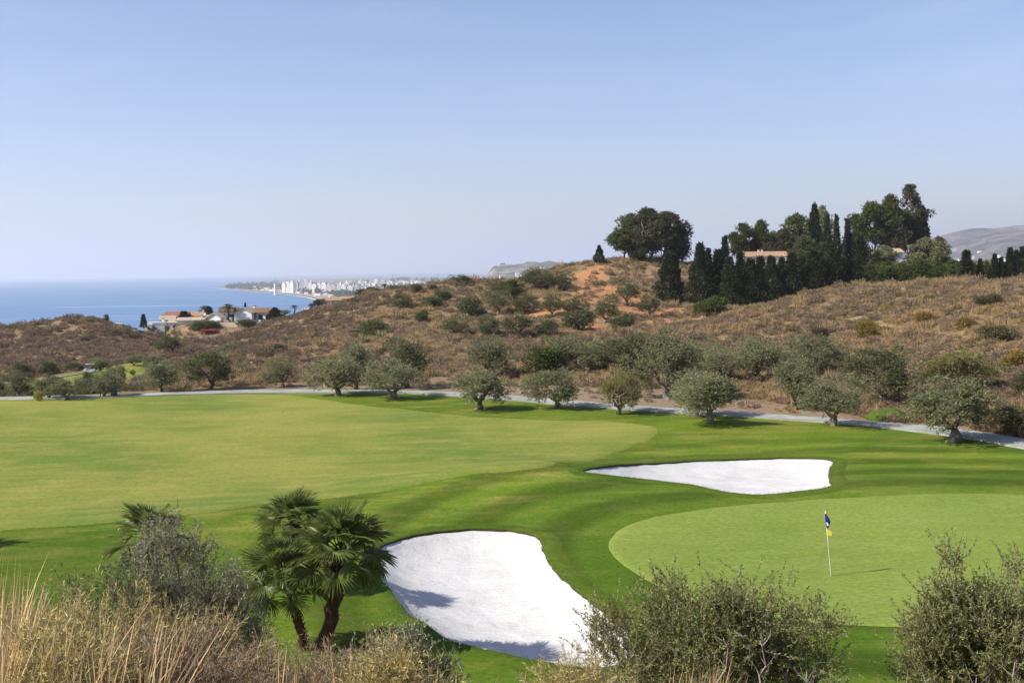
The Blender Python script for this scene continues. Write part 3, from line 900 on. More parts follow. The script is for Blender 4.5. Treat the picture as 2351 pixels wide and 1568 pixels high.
OL = [(olive(11 + i, 4.6, 4.6, [0, 0.5, -0.4, 0.2, 0, 0.3][i], low=[0.3, 0.24, 0.34, 0.28, 0.2, 0.36][i], forks=[4, 3, 4, 5, 4, 3][i], nclump=[30, 24, 34, 27, 22, 36][i]), 4.6, 4.6) for i in range(6)]
SH = [(shrub(31 + i, 2.5, 2.7, M_OLIVED), 2.5, 2.7) for i in range(4)]
CY = [(cypress(41 + i, 11, 2.6, power=[0.85, 1.0, 0.7, 0.92][i], ragged=[0.1, 0.16, 0.2, 0.13][i]), 11, 2.6) for i in range(4)]
CYB = [(cypress(51 + i, 10, 5.0, n_=1800, ragged=0.26, power=0.85), 10, 5.0) for i in range(2)]
EU = [(tall_tree(61, 12, 9, M_EUCA, B_EUCA, 60, 0.2, 0.10, 0.3, nspr=40, stems=2), 12, 9),
      (tall_tree(62, 12, 9, M_EUCA, B_EUCA, 50, 0.25, 0.10, 0.3, nspr=40), 12, 9),
      (tall_tree(63, 18, 8, M_EUCA, B_EUCA, 55, 0.3, 0.10, 0.35, nspr=40, top=0.75), 18, 8)]
PI = [(tall_tree(71 + i, 9, 7, M_PINE, B_DARK, 42, 0.38, 0.12, 0.22, 0.75, 'pine_tree', 0.7, 46, 0.36, 0.15), 9, 7) for i in range(2)]
BR = [(tall_tree(81 + i, 9, 9, M_OLIVED, B_DARK, 70, 0.12, 0.11, 0.25, 0.9, 'broad_tree', 0.6, 40, 0.36, 0.17), 9, 9) for i in range(2)]

# ------------------------------------------------------------------ olives along the cart path
G1 = 'olive trees along the cart path'
for i, (x, yb, yt, w, lab, lf) in enumerate([
    (772, 908, 818, 108, 'olive tree with split trunk on the path edge beside a white post', None),
    (910, 915, 826, 122, 'twin-trunked olive tree with a yellowish right side at the lawn edge', None),
    (1093, 939, 846, 128, 'low spreading olive tree whose crown hides the first bend of the path', None),
    (1281, 938, 846, 112, 'round grey olive tree between the low spreading olive and the yellowing one', None),
    (1421, 951, 850, 112, 'yellowing olive tree with a pale twisted trunk', M_OLIVEY),
    (1636, 970, 862, 150, 'large olive tree on a bright grassy hump above the far bunker', None),
    (1607, 957, 850, 120, 'olive tree with a white forked trunk just behind the one on the grassy hump', None),
    (1911, 978, 866, 138, 'olive tree by the path above the right end of the far bunker', None),
    (2176, 1014, 872, 198, 'biggest olive tree, thick leaning sunlit trunk at the right of the path', None),
    (488, 893, 803, 106, 'dark round olive tree standing alone beyond the path left of the houses', M_OLIVED),
    (648, 888, 816, 70, 'narrow olive bush-tree beyond the path below the brown slope', None),
    (370, 900, 831, 78, 'olive tree with pale double trunk right of the green box', None),
    (243, 911, 852, 72, 'slim olive tree with white twisted trunk left of the green box', None),
    (147, 918, 867, 66, 'umbrella-shaped olive tree with trunk leaning right at the lawn edge', None),
    (101, 916, 862, 58, 'olive tree right behind the yellow bush', None),
    (42, 912, 855, 60, 'olive tree with straight pale trunk near the left edge', M_OLIVED),
    (-4, 912, 862, 50, 'olive tree cut by the left edge of the picture', M_OLIVED),
]):
    put(OL[i % 6], 'olive_tree', x, yb, yt, w, lab, group=G1, leaf=lf, rz=None if x != 2176 else 2.4, wide=1.2)
# second row on the bare soil
G2 = 'olive trees on the bare soil behind the path'
for i, (x, yb, yt, w, d, lab, lf) in enumerate([
    (815, 893, 797, 70, None, 'darker olive tree rising behind the split-trunk olive', M_OLIVED),
    (938, 890, 786, 104, None, 'darker olive tree rising behind the twin-trunked olive', M_OLIVED),
    (1130, 868, 780, 100, None, 'dark dense round olive tree above the low spreading olive', M_OLIVED),
    (1290, 880, 782, 100, 110, 'grey olive tree at the left end of the crowded back row', None),
    (1350, 880, 800, 92, 108, 'second olive tree of the crowded back row', M_OLIVED),
    (1445, 885, 777, 118, 107, 'wide olive tree behind the yellowing olive', M_OLIVED),
    (1535, 918, 774, 142, None, 'tall broad olive tree on bare soil with a short dark trunk', M_OLIVED),
    (1665, 915, 808, 110, 96, 'grey-green olive tree behind the grassy hump', None),
    (1740, 915, 783, 112, 97, 'tall olive tree right of the grassy hump in the back row', M_OLIVED),
    (1820, 940, 836, 122, None, 'olive tree with a curved leaning trunk on bare soil', None),
    (1865, 900, 772, 112, 98, 'dark olive tree above the curved-trunk olive', M_OLIVED),
    (2028, 930, 806, 142, None, 'flat-topped olive tree with a straight dark trunk on bare soil', M_OLIVED),
    (1400, 885, 790, 100, 111, 'third olive tree of the crowded back row', None),
    (1600, 900, 795, 100, 104, 'olive tree right behind the tall broad olive', None),
    (1800, 905, 812, 90, 104, 'pale olive tree between the tall and the dark back-row olives', None),
    (2195, 930, 820, 150, 82, 'olive tree half hidden behind the biggest olive', M_OLIVEY),
]):
    put(OL[(i * 5 + 2) % 6], 'olive_tree', x, yb, yt - 9, w, lab, d, group=G2, leaf=lf if i % 2 else (lf if lf is M_OLIVEY else M_OLIVE), wide=1.14)
put((shrub(35, 2.6, 3.0, M_GREENB, 22, 1.2), 2.6, 3.0), 'green_shrub', 1252, 892, 800, 100, 'dense mid-green shrub left of the crowded olive row', 107, 'shrub')

# ------------------------------------------------------------------ olives and bushes on the middle slope
G3 = 'olive trees dotted over the middle hillside'
rowlab = [
    (1232, 669, 613, 72, 'big round dark tree on the hill crest below the headland', M_OLIVED, 0), (1292, 668, 621, 54, 'olive tree right of the big round crest tree', None, 0),
    (1160, 682, 640, 46, 'grey thin olive tree behind the bright green pine', None, 0), (1080, 727, 682, 46, 'dark olive bush left on the hillside, below the crest gap', M_OLIVED, 1),
    (1142, 722, 668, 46, 'dark olive tree in the upper row left of the red soil', M_OLIVED, 0), (1205, 721, 676, 58, 'olive tree on red soil, upper row, left', None, 0),
    (1264, 726, 675, 50, 'olive tree on red soil, upper row, middle', None, 0), (1322, 727, 682, 62, 'olive tree on red soil, upper row, right', None, 0),
    (1386, 741, 688, 60, 'dark olive tree at the right end of the red soil row', M_OLIVED, 0), (1332, 758, 712, 66, 'wide olive bush in the lower row, below the red soil', None, 1),
    (1196, 770, 718, 62, 'olive tree in the lower row with a dark shadow on its right', M_OLIVED, 0), (1122, 770, 722, 58, 'open-branched olive tree in the lower row', None, 0),
    (1260, 771, 728, 54, 'small open olive tree in the lower row, middle', None, 0), (1434, 758, 721, 54, 'round olive bush at the right end of the lower row', M_OLIVED, 1),
    (1440, 701, 645, 52, 'leaning dark olive tree below the red cut', M_OLIVED, 0), (1490, 728, 670, 56, 'olive tree with visible trunk left of the lone cypress', None, 0),
    (1045, 770, 730, 62, 'thin olive tree at the left end of the lower row', None, 0), (920, 712, 672, 56, 'dark olive tree on the left shoulder of the hill', M_OLIVED, 0),
    (988, 709, 682, 44, 'smaller dark olive bush right of the shoulder olive', M_OLIVED, 1), (860, 776, 735, 58, 'grey olive bush above the agaves', None, 1),
    (1058, 650, 631, 50, 'flat dark tree on the skyline of the hill', M_OLIVED, 0), (957, 667, 652, 27, 'small dark round bush on the skyline', M_OLIVED, 1),
    (992, 666, 654, 18, 'smallest round bush on the skyline', M_OLIVED, 1), (397, 816, 758, 56, 'lone olive tree with thin dark trunk on the slope left of centre', M_OLIVED, 0),
    (1015, 690, 668, 40, 'grey-green bush in the gully', None, 1), (970, 740, 712, 30, 'small dark upright bush on the brown slope', M_OLIVED, 1),
]
for i, (x, yb, yt, w, lab, lf, kind) in enumerate(rowlab):
    pr = SH[i % 4] if kind else OL[(i * 3 + 1) % 6]
    put(pr, 'olive_bush' if kind else 'olive_tree', x, yb, yt, w, lab, cat='bush' if kind else 'tree', group='olive bushes on the middle hillside' if kind else G3, leaf=M_OLIVED, wide=1.25)
put(PI[0], 'pine_tree', 1178, 692, 644, 44, 'bright green young pine in front of the crest trees', leaf=M_GREENB, wide=1.1)

# lower fairway and left hill
G4 = 'trees beside the lower fairway'
for i, (x, yb, yt, w, lab, lf, kind, d) in enumerate([
    (50, 857, 832, 34, 'leftmost round bush at the foot of the left hill', M_OLIVED, 1, 163), (108, 857, 830, 36, 'second round bush at the foot of the left hill', M_OLIVED, 1, 163),
    (168, 854, 832, 32, 'third round bush at the foot of the left hill, left of the buggy', M_OLIVED, 1, 165), (233, 853, 820, 44, 'grey olive tree right of the white buggy', None, 0, 160),
    (305, 846, 813, 40, 'olive tree at the right end of the lower fairway', None, 0, 166), (350, 840, 818, 46, 'olive bush above the right end of the lower fairway', None, 1, 165),
    (270, 880, 838, 50, 'grey olive rising behind the slim white-trunked olive', None, 0, 132), (190, 905, 868, 34, 'sparse brown-grey olive left of the slim one', None, 0, 112),
    (130, 886, 864, 28, 'dark green clipped bush on the lower fairway, left', M_GREENB, 1, 138), (202, 878, 856, 24, 'dark green clipped bush on the lower fairway below the buggy', M_GREENB, 1, 140),
    (178, 886, 871, 16, 'small dark green bush beside the pale track', M_GREENB, 1, 132), (198, 893, 872, 16, 'small dark green bush right of the pale track', M_GREENB, 1, 128),
    (250, 862, 849, 24, 'small dark green tree below the grey olive', M_GREENB, 0, 148), (305, 862, 848, 16, 'tiny round-headed green tree on the lower fairway', M_GREENB, 0, 150),
    (215, 895, 860, 26, 'light green bushy tree between the olives', M_GREENB, 1, 122),
    (163, 752, 738, 17, 'round dark bush on the brow of the left hill', M_OLIVED, 1, 232), (245, 733, 722, 14, 'dark bush on the skyline of the left hill', M_OLIVED, 1, 240),
    (212, 733, 726, 12, 'tiny bush on the skyline of the left hill', M_OLIVED, 1, 240), (820, 783, 757, 30, 'pale green bush left of the agaves', M_SCRUBG, 1, 165),
    (530, 808, 790, 36, 'low grey bush on the slope above the dark round olive', M_OLIVE, 1, None), (640, 805, 790, 30, 'low dark bush at the foot of the brown slope', M_OLIVED, 1, None),
]):
    pr = SH[(i + 1) % 4] if kind else OL[(i + 3) % 6]
    put(pr, 'round_bush' if kind else 'olive_tree', x, yb, yt, w, lab, d, 'bush' if kind else 'tree', G4, lf or M_OLIVE, wide=1.1)
put(SH[2], 'yellow_bush', 90, 921, 899, 24, 'small bright yellow bush at the left lawn edge', None, 'bush', None, M_YEL)

# ------------------------------------------------------------------ knoll, cypresses and the wooded rise
def stand(pr, name, x, yb, yt, w, d, lab, group=None, leaf=None, rz=None, wide=1.05, cat='tree'):
    return put(pr, name, x, yb, yt, w, lab, d, cat, group, leaf, rz, 0.0, 0.0, wide)
stand(EU[0], 'eucalyptus_tree', 1488, 594, 482, 108, 243, 'tallest leafy tree in the middle of the clump on the knoll', 'tree clump on the knoll', rz=0.3)
stand(EU[1], 'eucalyptus_tree', 1528, 596, 486, 104, 245, 'dark leafy tree at the right of the clump on the knoll', 'tree clump on the knoll', rz=1.2)
stand(EU[1], 'eucalyptus_tree', 1446, 593, 490, 84, 246, 'leafy tree at the left of the clump on the knoll', 'tree clump on the knoll', M_OLIVED, rz=3.0)
stand(PI[1], 'pine_tree', 1432, 592, 528, 64, 241, 'low green pine at the left foot of the knoll clump', 'tree clump on the knoll')
stand(BR[0], 'broad_tree', 1556, 598, 512, 56, 246, 'low dark tree at the right foot of the knoll clump', 'tree clump on the knoll', M_EUCA)
stand(BR[1], 'broad_tree', 1465, 594, 535, 60, 240, 'brownish lower tree in front of the knoll clump', 'tree clump on the knoll', M_EUCA)
stand(CYB[0], 'conifer', 1376, 609, 563, 26, 238, 'small upright conifer alone on the left shoulder of the knoll')
stand(CYB[1], 'conifer', 1538, 694, 578, 66, 206, 'broad dark conifer standing alone below the knoll')
stand(CY[1], 'cypress_tree', 1552, 692, 585, 26, 207, 'slim dark cypress grown against the broad lone conifer')
G5 = 'dark cypresses in the row behind the ridge'
cyp = [(1608, 558, 44, 200), (1627, 570, 20, 214), (1650, 572, 30, 202), (1665, 541, 20, 216), (1676, 590, 40, 198), (1700, 578, 30, 203), (1722, 594, 46, 199), (1745, 588, 30, 203),
       (1770, 588, 44, 199), (1795, 592, 40, 204), (1818, 580, 48, 200), (1842, 590, 46, 205), (1866, 572, 44, 201), (1890, 590, 46, 206), (1912, 560, 40, 203),
       (1935, 590, 44, 206), (1958, 596, 44, 204), (1985, 602, 42, 208), (2015, 606, 44, 210)]
names = ['first', 'second', 'third', 'fourth', 'fifth', 'sixth', 'seventh', 'eighth', 'ninth', 'tenth', 'eleventh', 'twelfth', 'thirteenth', 'fourteenth', 'fifteenth',
         'sixteenth', 'seventeenth', 'eighteenth', 'nineteenth']
for i, (x, yt, w, d) in enumerate(cyp):
    yb = float(np.interp(x, [1600, 1680, 1800, 2015], [700, 705, 690, 672]))
    stand(CY[i % 4] if w < 36 else CYB[i % 2], 'cypress_tree', x, yb, yt, w, d, '%s dark cypress from the left in the dense row behind the ridge' % names[i], G5, wide=1.5)
G6 = 'slender cypresses rising above the wood'
for i, (x, yt, w, d, lab) in enumerate([(1898, 492, 18, 232, 'slender cypress right of the tall pointed conifer'), (1920, 492, 20, 226, 'slender cypress, middle of the three spires'),
                                   (1945, 502, 18, 228, 'slender cypress, rightmost of the three spires'), (1860, 570, 20, 224, 'thin cypress beside the tiled house'),
                                   (1975, 540, 26, 222, 'dark cypress left of the red post'), (1905, 540, 24, 219, 'dark cypress in front of the spires')]):
    stand(CY[(i + 2) % 4], 'cypress_tree', x, 640, yt, w, d, lab, G6, wide=1.2)
stand(CYB[0], 'conifer', 1870, 630, 468, 46, 238, 'tall pointed conifer at the top of the wood', None, M_CYP)
stand(EU[1], 'broad_tree', 1885, 630, 472, 60, 248, 'thin grey tree showing through behind the pointed conifer', None, M_OLIVE)
stand(PI[0], 'pine_tree', 1706, 622, 516, 58, 240, 'left of the two green pines above the tiled roof')
stand(PI[1], 'pine_tree', 1748, 622, 511, 60, 242, 'right of the two green pines above the tiled roof')
stand(BR[0], 'broad_tree', 1828, 630, 500, 112, 246, 'broad domed evergreen at the top left of the wood', 'evergreens of the wood', M_OLIVED)
stand(BR[1], 'broad_tree', 1800, 640, 530, 80, 240, 'grey-green evergreen below the broad dome', 'evergreens of the wood', M_EUCA)
stand(BR[1], 'broad_tree', 1848, 640, 545, 76, 234, 'green round tree in front of the pointed conifer', 'evergreens of the wood', M_OLIVED)
stand(BR[0], 'broad_tree', 1890, 640, 560, 70, 236, 'dark round tree under the spires', 'evergreens of the wood', M_OLIVED)
stand(BR[0], 'broad_tree', 1765, 640, 560, 54, 238, 'dark tree behind the tiled house', 'evergreens of the wood', M_EUCA)
stand(BR[1], 'broad_tree', 1960, 625, 535, 70, 250, 'dark tree between the spires and the green pine', 'evergreens of the wood', M_EUCA)
stand(PI[0], 'pine_tree', 2000, 600, 468, 88, 262, 'large bright green umbrella pine left of the tall eucalyptus')
stand(PI[1], 'pine_tree', 2045, 602, 455, 80, 264, 'umbrella pine crown merging with the tall eucalyptus')
stand(EU[2], 'eucalyptus_tree', 2088, 604, 423, 78, 266, 'tallest eucalyptus with a pale trunk and tufted top')
stand(EU[1], 'eucalyptus_tree', 2060, 604, 478, 84, 262, 'lower brownish eucalyptus in front of the tallest one', None, M_EUCA)
stand(CYB[1], 'conifer', 2117, 604, 474, 46, 268, 'dark conifer right of the tallest eucalyptus', None, M_CYP)
stand(BR[0], 'broad_tree', 2125, 612, 550, 84, 256, 'rounded olive-green bush tree right below the eucalyptus', None, M_OLIVE)
stand(BR[1], 'broad_tree', 2155, 612, 546, 50, 258, 'dark rounded tree at the right foot of the eucalyptus', None, M_OLIVED)
stand(BR[1], 'broad_tree', 2030, 612, 566, 60, 252, 'small grey tree below the umbrella pines', None, M_OLIVE)
G7 = 'green hedge trees behind the right ridge'
for i, (x, yt, w) in enumerate([(1995, 612, 60), (2035, 602, 60), (2072, 606, 64), (2110, 600, 66), (2150, 604, 64), (2188, 600, 66), (2225, 606, 60), (2262, 602, 62), (2300, 606, 60), (2345, 602, 60)]):
    stand(BR[i % 2], 'hedge_tree', x, 650, yt, w, 205 + 3 * (i % 3), 'bushy green hedge tree behind the right ridge, %s from the left' % names[i], G7, M_GREENB if i % 3 else M_PINE, wide=1.2)
G8 = 'cypresses behind the right end of the ridge'
for i, (x, yt, w) in enumerate([(2218, 574, 32), (2250, 594, 18), (2283, 582, 18), (2298, 590, 20), (2318, 568, 22), (2332, 574, 20), (2347, 566, 24), (2370, 570, 24)]):
    stand(CY[i % 4], 'cypress_tree', x, 655, yt, w, 200, ['rounded cypress alone before the far hill', 'short cypress right of the rounded one', 'cypress starting the group at the right edge',
          'low cypress in the group at the right edge', 'tall cypress in the group at the right edge', 'cypress second from the right edge', 'cypress at the very right edge', 'cypress just outside the right edge'][i], G8, wide=1.2)
# reed patch in the hollow
put((shrub(36, 2.2, 4.2, M_GREENB, 26, 1.2, 0.30, 0.06, None, 'reed_patch', 2.0), 2.2, 4.2), 'reed_patch', 1625, 742, 694, 96, 'bright green patch of reeds in the hollow below the cypresses', 178, 'reeds')
put((shrub(37, 1.6, 3.2, M_GREENB, 18, 1.2, 0.26, 0.06, None, 'reed_patch', 2.0), 1.6, 3.2), 'reed_patch', 1672, 740, 712, 50, 'smaller patch of reeds at the edge of the cypress shade', 180, 'reeds')

# golden and green shrubs on the right ridge
G9 = 'shrubs on the right ridge'
for i, (x, yb, yt, w, lf, lab) in enumerate([
    (1994, 775, 738, 54, M_GOLD, 'largest golden shrub in the middle of the right ridge'), (1600, 822, 806, 30, M_GOLD, 'golden shrub just above the crowded olives'),
    (1730, 845, 826, 44, M_GOLD, 'low golden shrub above the tall back-row olive'), (2215, 752, 728, 40, M_GOLD, 'golden shrub high on the right ridge'),
    (2330, 845, 806, 60, M_GOLD, 'golden shrub near the right edge of the ridge'), (2270, 700, 676, 56, M_SCRUBG, 'green shrub near the crest at the right'),
    (2160, 850, 822, 40, M_SCRUBG, 'brown-green shrub left of the lower golden one'), (1880, 775, 752, 44, M_SCRUBG, 'pale green shrub on the left flank of the ridge'),
    (2290, 782, 748, 80, M_SCRUBG, 'wide green-gold shrub at the right of the ridge'), (2330, 1000, 930, 90, M_SCRUBG, 'tall green-yellow shrub beyond the path at the right edge'),
    (2290, 985, 955, 60, M_GOLD, 'yellow flowering shrub beyond the path below the biggest olive'), (2120, 740, 716, 40, M_GOLD, 'golden shrub left of the wide green-gold one'),
    (2040, 838, 816, 34, M_GOLD, 'small golden shrub above the flat-topped olive'), (2350, 905, 850, 60, M_SCRUBG, 'grey-green shrub at the right edge above the path')]):
    put(SH[i % 4], 'hillside_shrub', x, yb, yt, w, lab, None, 'shrub', G9, lf, wide=1.1)
# ------------------------------------------------------------------ ground cover: dry scrub and grass on the hills
SRC = bpy.data.collections.new('ground_cover_sources')
def src(name, mb, m):
    o = bpy.data.objects.new(name, mb.mesh(name, m)); SRC.objects.link(o); return o
def tuft(seed, n_, H, Rr, w, lean=0.35):
    rng = np.random.default_rng(seed)
    mb = MB()
    a = rng.uniform(0, 6.28, n_); r_ = Rr * np.sqrt(rng.uniform(0, 1, n_))
    p = np.stack([np.cos(a) * r_, np.sin(a) * r_, np.full(n_, -0.05)], -1)
    d = unit(np.stack([np.cos(a) * lean, np.sin(a) * lean, np.ones(n_)], -1) + rng.normal(0, 0.22, (n_, 3)))
    v, q = leaf_quads(p, d, H * rng.uniform(0.5, 1.15, n_), w, rng, 0.35)
    return mb.add(v, q)
def mound(seed, n_, H, Rr, L, w):
    rng = np.random.default_rng(seed)
    mb = MB()
    d = unit(rng.normal(size=(n_, 3)) * np.array([1, 1, 0.8])); d[:, 2] = np.abs(d[:, 2])
    lump = 1 + 0.25 * np.sin(d[:, 0] * 5 + seed) * np.cos(d[:, 1] * 4 + seed)
    b = d * (rng.uniform(0.35, 1, n_) ** 0.6 * lump)[:, None] * np.array([Rr, Rr, H])
    v, q = leaf_quads(b, unit(d + rng.normal(0, 0.6, (n_, 3))), L * rng.uniform(0.6, 1.3, n_), w, rng)
    return mb.add(v, q)
# order: scrub mounds, grass tufts, greenish mounds, golden mounds
src('a_scrub', mound(1, 230, 0.55, 0.75, 0.26, 0.075), M_DRYSH)
src('b_scrub', mound(2, 230, 0.70, 0.65, 0.26, 0.07), M_DRYSH)
src('c_grass', tuft(3, 90, 0.75, 0.40, 0.045), M_DRYG)
src('d_grass', tuft(4, 90, 0.95, 0.30, 0.045), M_DRYG)
src('e_green', mound(5, 230, 0.65, 0.70, 0.25, 0.08), M_SCRUBG)
src('f_gold', mound(6, 230, 0.60, 0.70, 0.25, 0.075), M_GOLD)
src('g_lowgrass', tuft(7, 70, 0.40, 0.45, 0.04, 0.5), M_DRYG)
src('h_brown', mound(8, 230, 0.55, 0.75, 0.25, 0.075), M_BRNSH)

def scatter(name, P_, scl, rot, idx, kind='stuff'):
    me = bpy.data.meshes.new(name)
    me.vertices.add(len(P_)); me.vertices.foreach_set('co', np.asarray(P_, np.float32).ravel())
    for nm, arr, ty, key in (('scl', scl, 'FLOAT', 'value'), ('rot', rot, 'FLOAT', 'value'), ('idx', idx, 'INT', 'value')):
        a = me.attributes.new(nm, ty, 'POINT')
        a.data.foreach_set(key, np.asarray(arr, np.int32 if ty == 'INT' else np.float32))
    o = link(bpy.data.objects.new(name, me))
    tag(o, kind=kind)
    ng = bpy.data.node_groups.get('scatter_nodes')
    if ng is None:
        ng = bpy.data.node_groups.new('scatter_nodes', 'GeometryNodeTree')
        ng.interface.new_socket('Geometry', in_out='INPUT', socket_type='NodeSocketGeometry')
        ng.interface.new_socket('Geometry', in_out='OUTPUT', socket_type='NodeSocketGeometry')
        N, Lk = ng.nodes, ng.links
        gi = N.new('NodeGroupInput'); go = N.new('NodeGroupOutput')
        iop = N.new('GeometryNodeInstanceOnPoints'); ci = N.new('GeometryNodeCollectionInfo')
        ci.inputs['Collection'].default_value = SRC
        ci.inputs['Separate Children'].default_value = True
        ci.inputs['Reset Children'].default_value = True
        iop.inputs['Pick Instance'].default_value = True
        def at(nm, ty):
            k = N.new('GeometryNodeInputNamedAttribute'); k.data_type = ty; k.inputs['Name'].default_value = nm
            return k.outputs[0]
        cx = N.new('ShaderNodeCombineXYZ'); Lk.new(at('rot', 'FLOAT'), cx.inputs['Z'])
        Lk.new(gi.outputs[0], iop.inputs['Points']); Lk.new(ci.outputs[0], iop.inputs['Instance'])
        Lk.new(at('idx', 'INT'), iop.inputs['Instance Index']); Lk.new(cx.outputs[0], iop.inputs['Rotation'])
        Lk.new(at('scl', 'FLOAT'), iop.inputs['Scale']); Lk.new(iop.outputs[0], go.inputs[0])
    o.modifiers.new('scatter', 'NODES').node_group = ng
    return o

rng = np.random.default_rng(77)
N = 150000
yy = 60 + 230 * rng.uniform(0, 1, N) ** 1.0
xx = rng.uniform(-1, 1, N) * (0.53 * yy + 6)
dens = np.clip(150 / yy, 0.5, 1.9) * 0.36
keep = rng.uniform(0, 1, N) < dens
xx, yy = xx[keep], yy[keep]
yp_ = ypath(xx)
edge = 2.0 * vnoise(xx, yy, 4.0, 2)
lw = smooth01((-6 - xx) / 25); sd = smooth01((xx - 16) / 10)
dist_p = yy - yp_
bare = 13 - 9 * lw - 8 * sd
ok = dist_p > bare + edge
sparse = (dist_p > 3.5) & (~ok) & (rng.uniform(0, 1, len(xx)) < 0.10)
ok |= sparse
h0 = P(335, 750, 270); h1 = P(640, 740, 270)
ok &= ~((yy > 252) & (xx > h0[0] - 3) & (xx < h1[0]) & (rng.uniform(0, 1, len(xx)) < 0.7))
lf_d = sdist(xx, yy, LOWFAIR)
ok &= lf_d > 1.5
redm = np.zeros(len(xx))
for px, py, d_, sx, sy in ((1350, 640, 228, 5, 9), (1380, 665, 218, 6, 8), (1430, 690, 205, 8, 6), (1180, 730, 182, 7, 6), (1230, 712, 192, 9, 6), (1300, 735, 178, 9, 6),
                           (1400, 725, 188, 10, 6), (1480, 715, 192, 9, 5), (1560, 735, 178, 10, 5), (1300, 690, 206, 7, 4)):
    c_ = P(px, py, d_)
    redm = np.maximum(redm, np.exp(-((xx - c_[0]) / sx) ** 2 - ((yy - c_[1]) / sy) ** 2))
ok &= ~((redm + 0.3 * vnoise(xx, yy, 3, 6) > 0.36) & (rng.uniform(0, 1, len(xx)) < 0.86))
xx, yy = xx[ok], yy[ok]
zz = terr0(xx, yy)
n1 = vnoise(xx, yy, 14, 1) + 0.6 * vnoise(xx, yy, 5, 2)          # where grass or scrub prevails
ridge_r = smooth01((xx - 10) / 25) * (yy < 170)                   # right ridge is greyer scrub
leftdark = smooth01((-25 - xx) / 20) * (yy > 165)
pg = np.clip(0.50 + 0.40 * n1 - 0.08 * ridge_r - 0.30 * leftdark, 0.05, 0.95)
u = rng.uniform(0, 1, len(xx)); u2 = rng.uniform(0, 1, len(xx))
idx_ = np.where(u < pg, np.where(u2 < 0.4, 2, np.where(u2 < 0.62, 3, 6)), np.where(u2 < 0.40, 0, np.where(u2 < 0.78, 1, 4)))
brown = smooth01((-12 - xx) / 30) * (yy > 135)
idx_ = np.where((idx_ != 4) & (rng.uniform(0, 1, len(xx)) < 0.62 * brown), 7, idx_)
idx_ = np.where((u > 0.985) & (ridge_r > 0.5), 5, idx_)
lowish = yy - ypath(xx) < 22
idx_ = np.where(lowish & (xx < -32) & (u2 < 0.7), 4, idx_)
scl_ = rng.uniform(0.5, 1.2, len(xx)) * np.where(rng.uniform(0, 1, len(xx)) < 0.05, 1.8, 1.0) * np.clip(0.62 + (yy - 90) / 320, 0.6, 1.2)
# low weeds spread over the green slope
scatter('dry_scrub', np.column_stack([xx, yy, zz]), scl_, rng.uniform(0, 6.28, len(xx)), idx_)
print('scrub', len(xx))
# ------------------------------------------------------------------ foreground shrubs on the bank
def front_shrub(seed, H, Wd, nclump, nspr, per, leaf, name='shrub', L=0.042, Wl=0.0115, slen=0.32, low=0.12, up=0.9, twig=B_TWIG, depth=0.8, spread=0.75):
    """near shrub: stems, fine shoots and small separate leaves"""
    rng = np.random.default_rng(seed)
    st, lv = MB(), MB()
    pts, d = ell_points(rng, nclump, (Wd * 0.42, Wd * 0.42 * depth, H * 0.42), H * 0.52, 0.25, -0.95)
    pts[:, :2] *= (1 + 0.25 * np.sin(np.arctan2(d[:, 1], d[:, 0]) * 3 + seed))[:, None]
    pts[:, 2] = np.maximum(pts[:, 2], H * low)
    for k in range(len(pts)):
        foot = np.array([rng.normal(0, 0.06 * Wd), rng.normal(0, 0.05 * Wd), -0.1])
        if k % 2 == 0 or H > 2: st.tube(curve(foot, pts[k], rng, 0.10, 7), np.linspace(0.022, 0.006, 7) * (0.6 + 0.25 * H), 4, False)
    B, D, Ln = [], [], []
    for c, dd in zip(pts, d):
        k = int(nspr * rng.uniform(0.6, 1.4))
        dirn = unit(rng.normal(0, 0.75, (k, 3)) + dd * 0.7 + np.array([0, 0, up]))
        b = c + rng.normal(0, 0.075 * Wd ** 0.7, (k, 3))
        B.append(b); D.append(dirn); Ln.append(slen * rng.uniform(0.5, 1.5, k))
    B, D, Ln = np.concatenate(B), np.concatenate(D), np.concatenate(Ln)
    keep = B[:, 2] > 0.02
    B, D, Ln = B[keep], D[keep], Ln[keep]
    v, q = sprigs(rng, B, D, Ln, per, L, Wl, spread)
    lv.add(v, q)
    # the shoots themselves: thin three-sided stems
    n_ = len(B); a3 = unit(np.cross(D, rng.normal(size=(n_, 3)))); b3 = np.cross(D, a3)
    w = 0.0028
    ring = [a3 * w, (-0.5 * a3 + 0.866 * b3) * w, (-0.5 * a3 - 0.866 * b3) * w]
    vv = np.stack([B + r_ for r_ in ring] + [B + D * Ln[:, None] + r_ * 0.35 for r_ in ring], 1)
    i0 = (np.arange(n_) * 6)[:, None]
    qq = np.concatenate([i0 + np.array([[0, 1, 4, 3]]), i0 + np.array([[1, 2, 5, 4]]), i0 + np.array([[2, 0, 3, 5]])])
    st.add(vv.reshape(-1, 3), qq)
    root = empty(name)
    st.build('stems', twig, root)
    lv.build('foliage', leaf, root)
    return root
def on_bank(px, d, dz=0.0):
    r = ray(px, 1400); q = r * (d / r[1]); q[2] = float(terr0(q[0], q[1])) + dz
    return q
def front(px, ytop, wpx, d, label, seed, nclump, nspr, per, leaf, cat='shrub', group=None, name='shrub', **kw):
    q = on_bank(px, d)
    H = P(px, ytop, d)[2] - q[2]
    o = front_shrub(seed, H, wpx / F * d, nclump, nspr, per, leaf, name, **kw)
    o.location = q
    return tag(o, label, cat, group)
GF = 'leafy shrubs on the bank in front'
front(1655, 1372, 560, 12.5, 'wide olive-green shrub in the middle of the foreground, overlapping the bunker corner', 101, 66, 28, 38, M_FRONT, group=GF)
front(1600, 1300, 230, 12.8, 'round-topped bush at the back of the wide middle shrub', 116, 20, 24, 30, M_FRONT, group=GF)
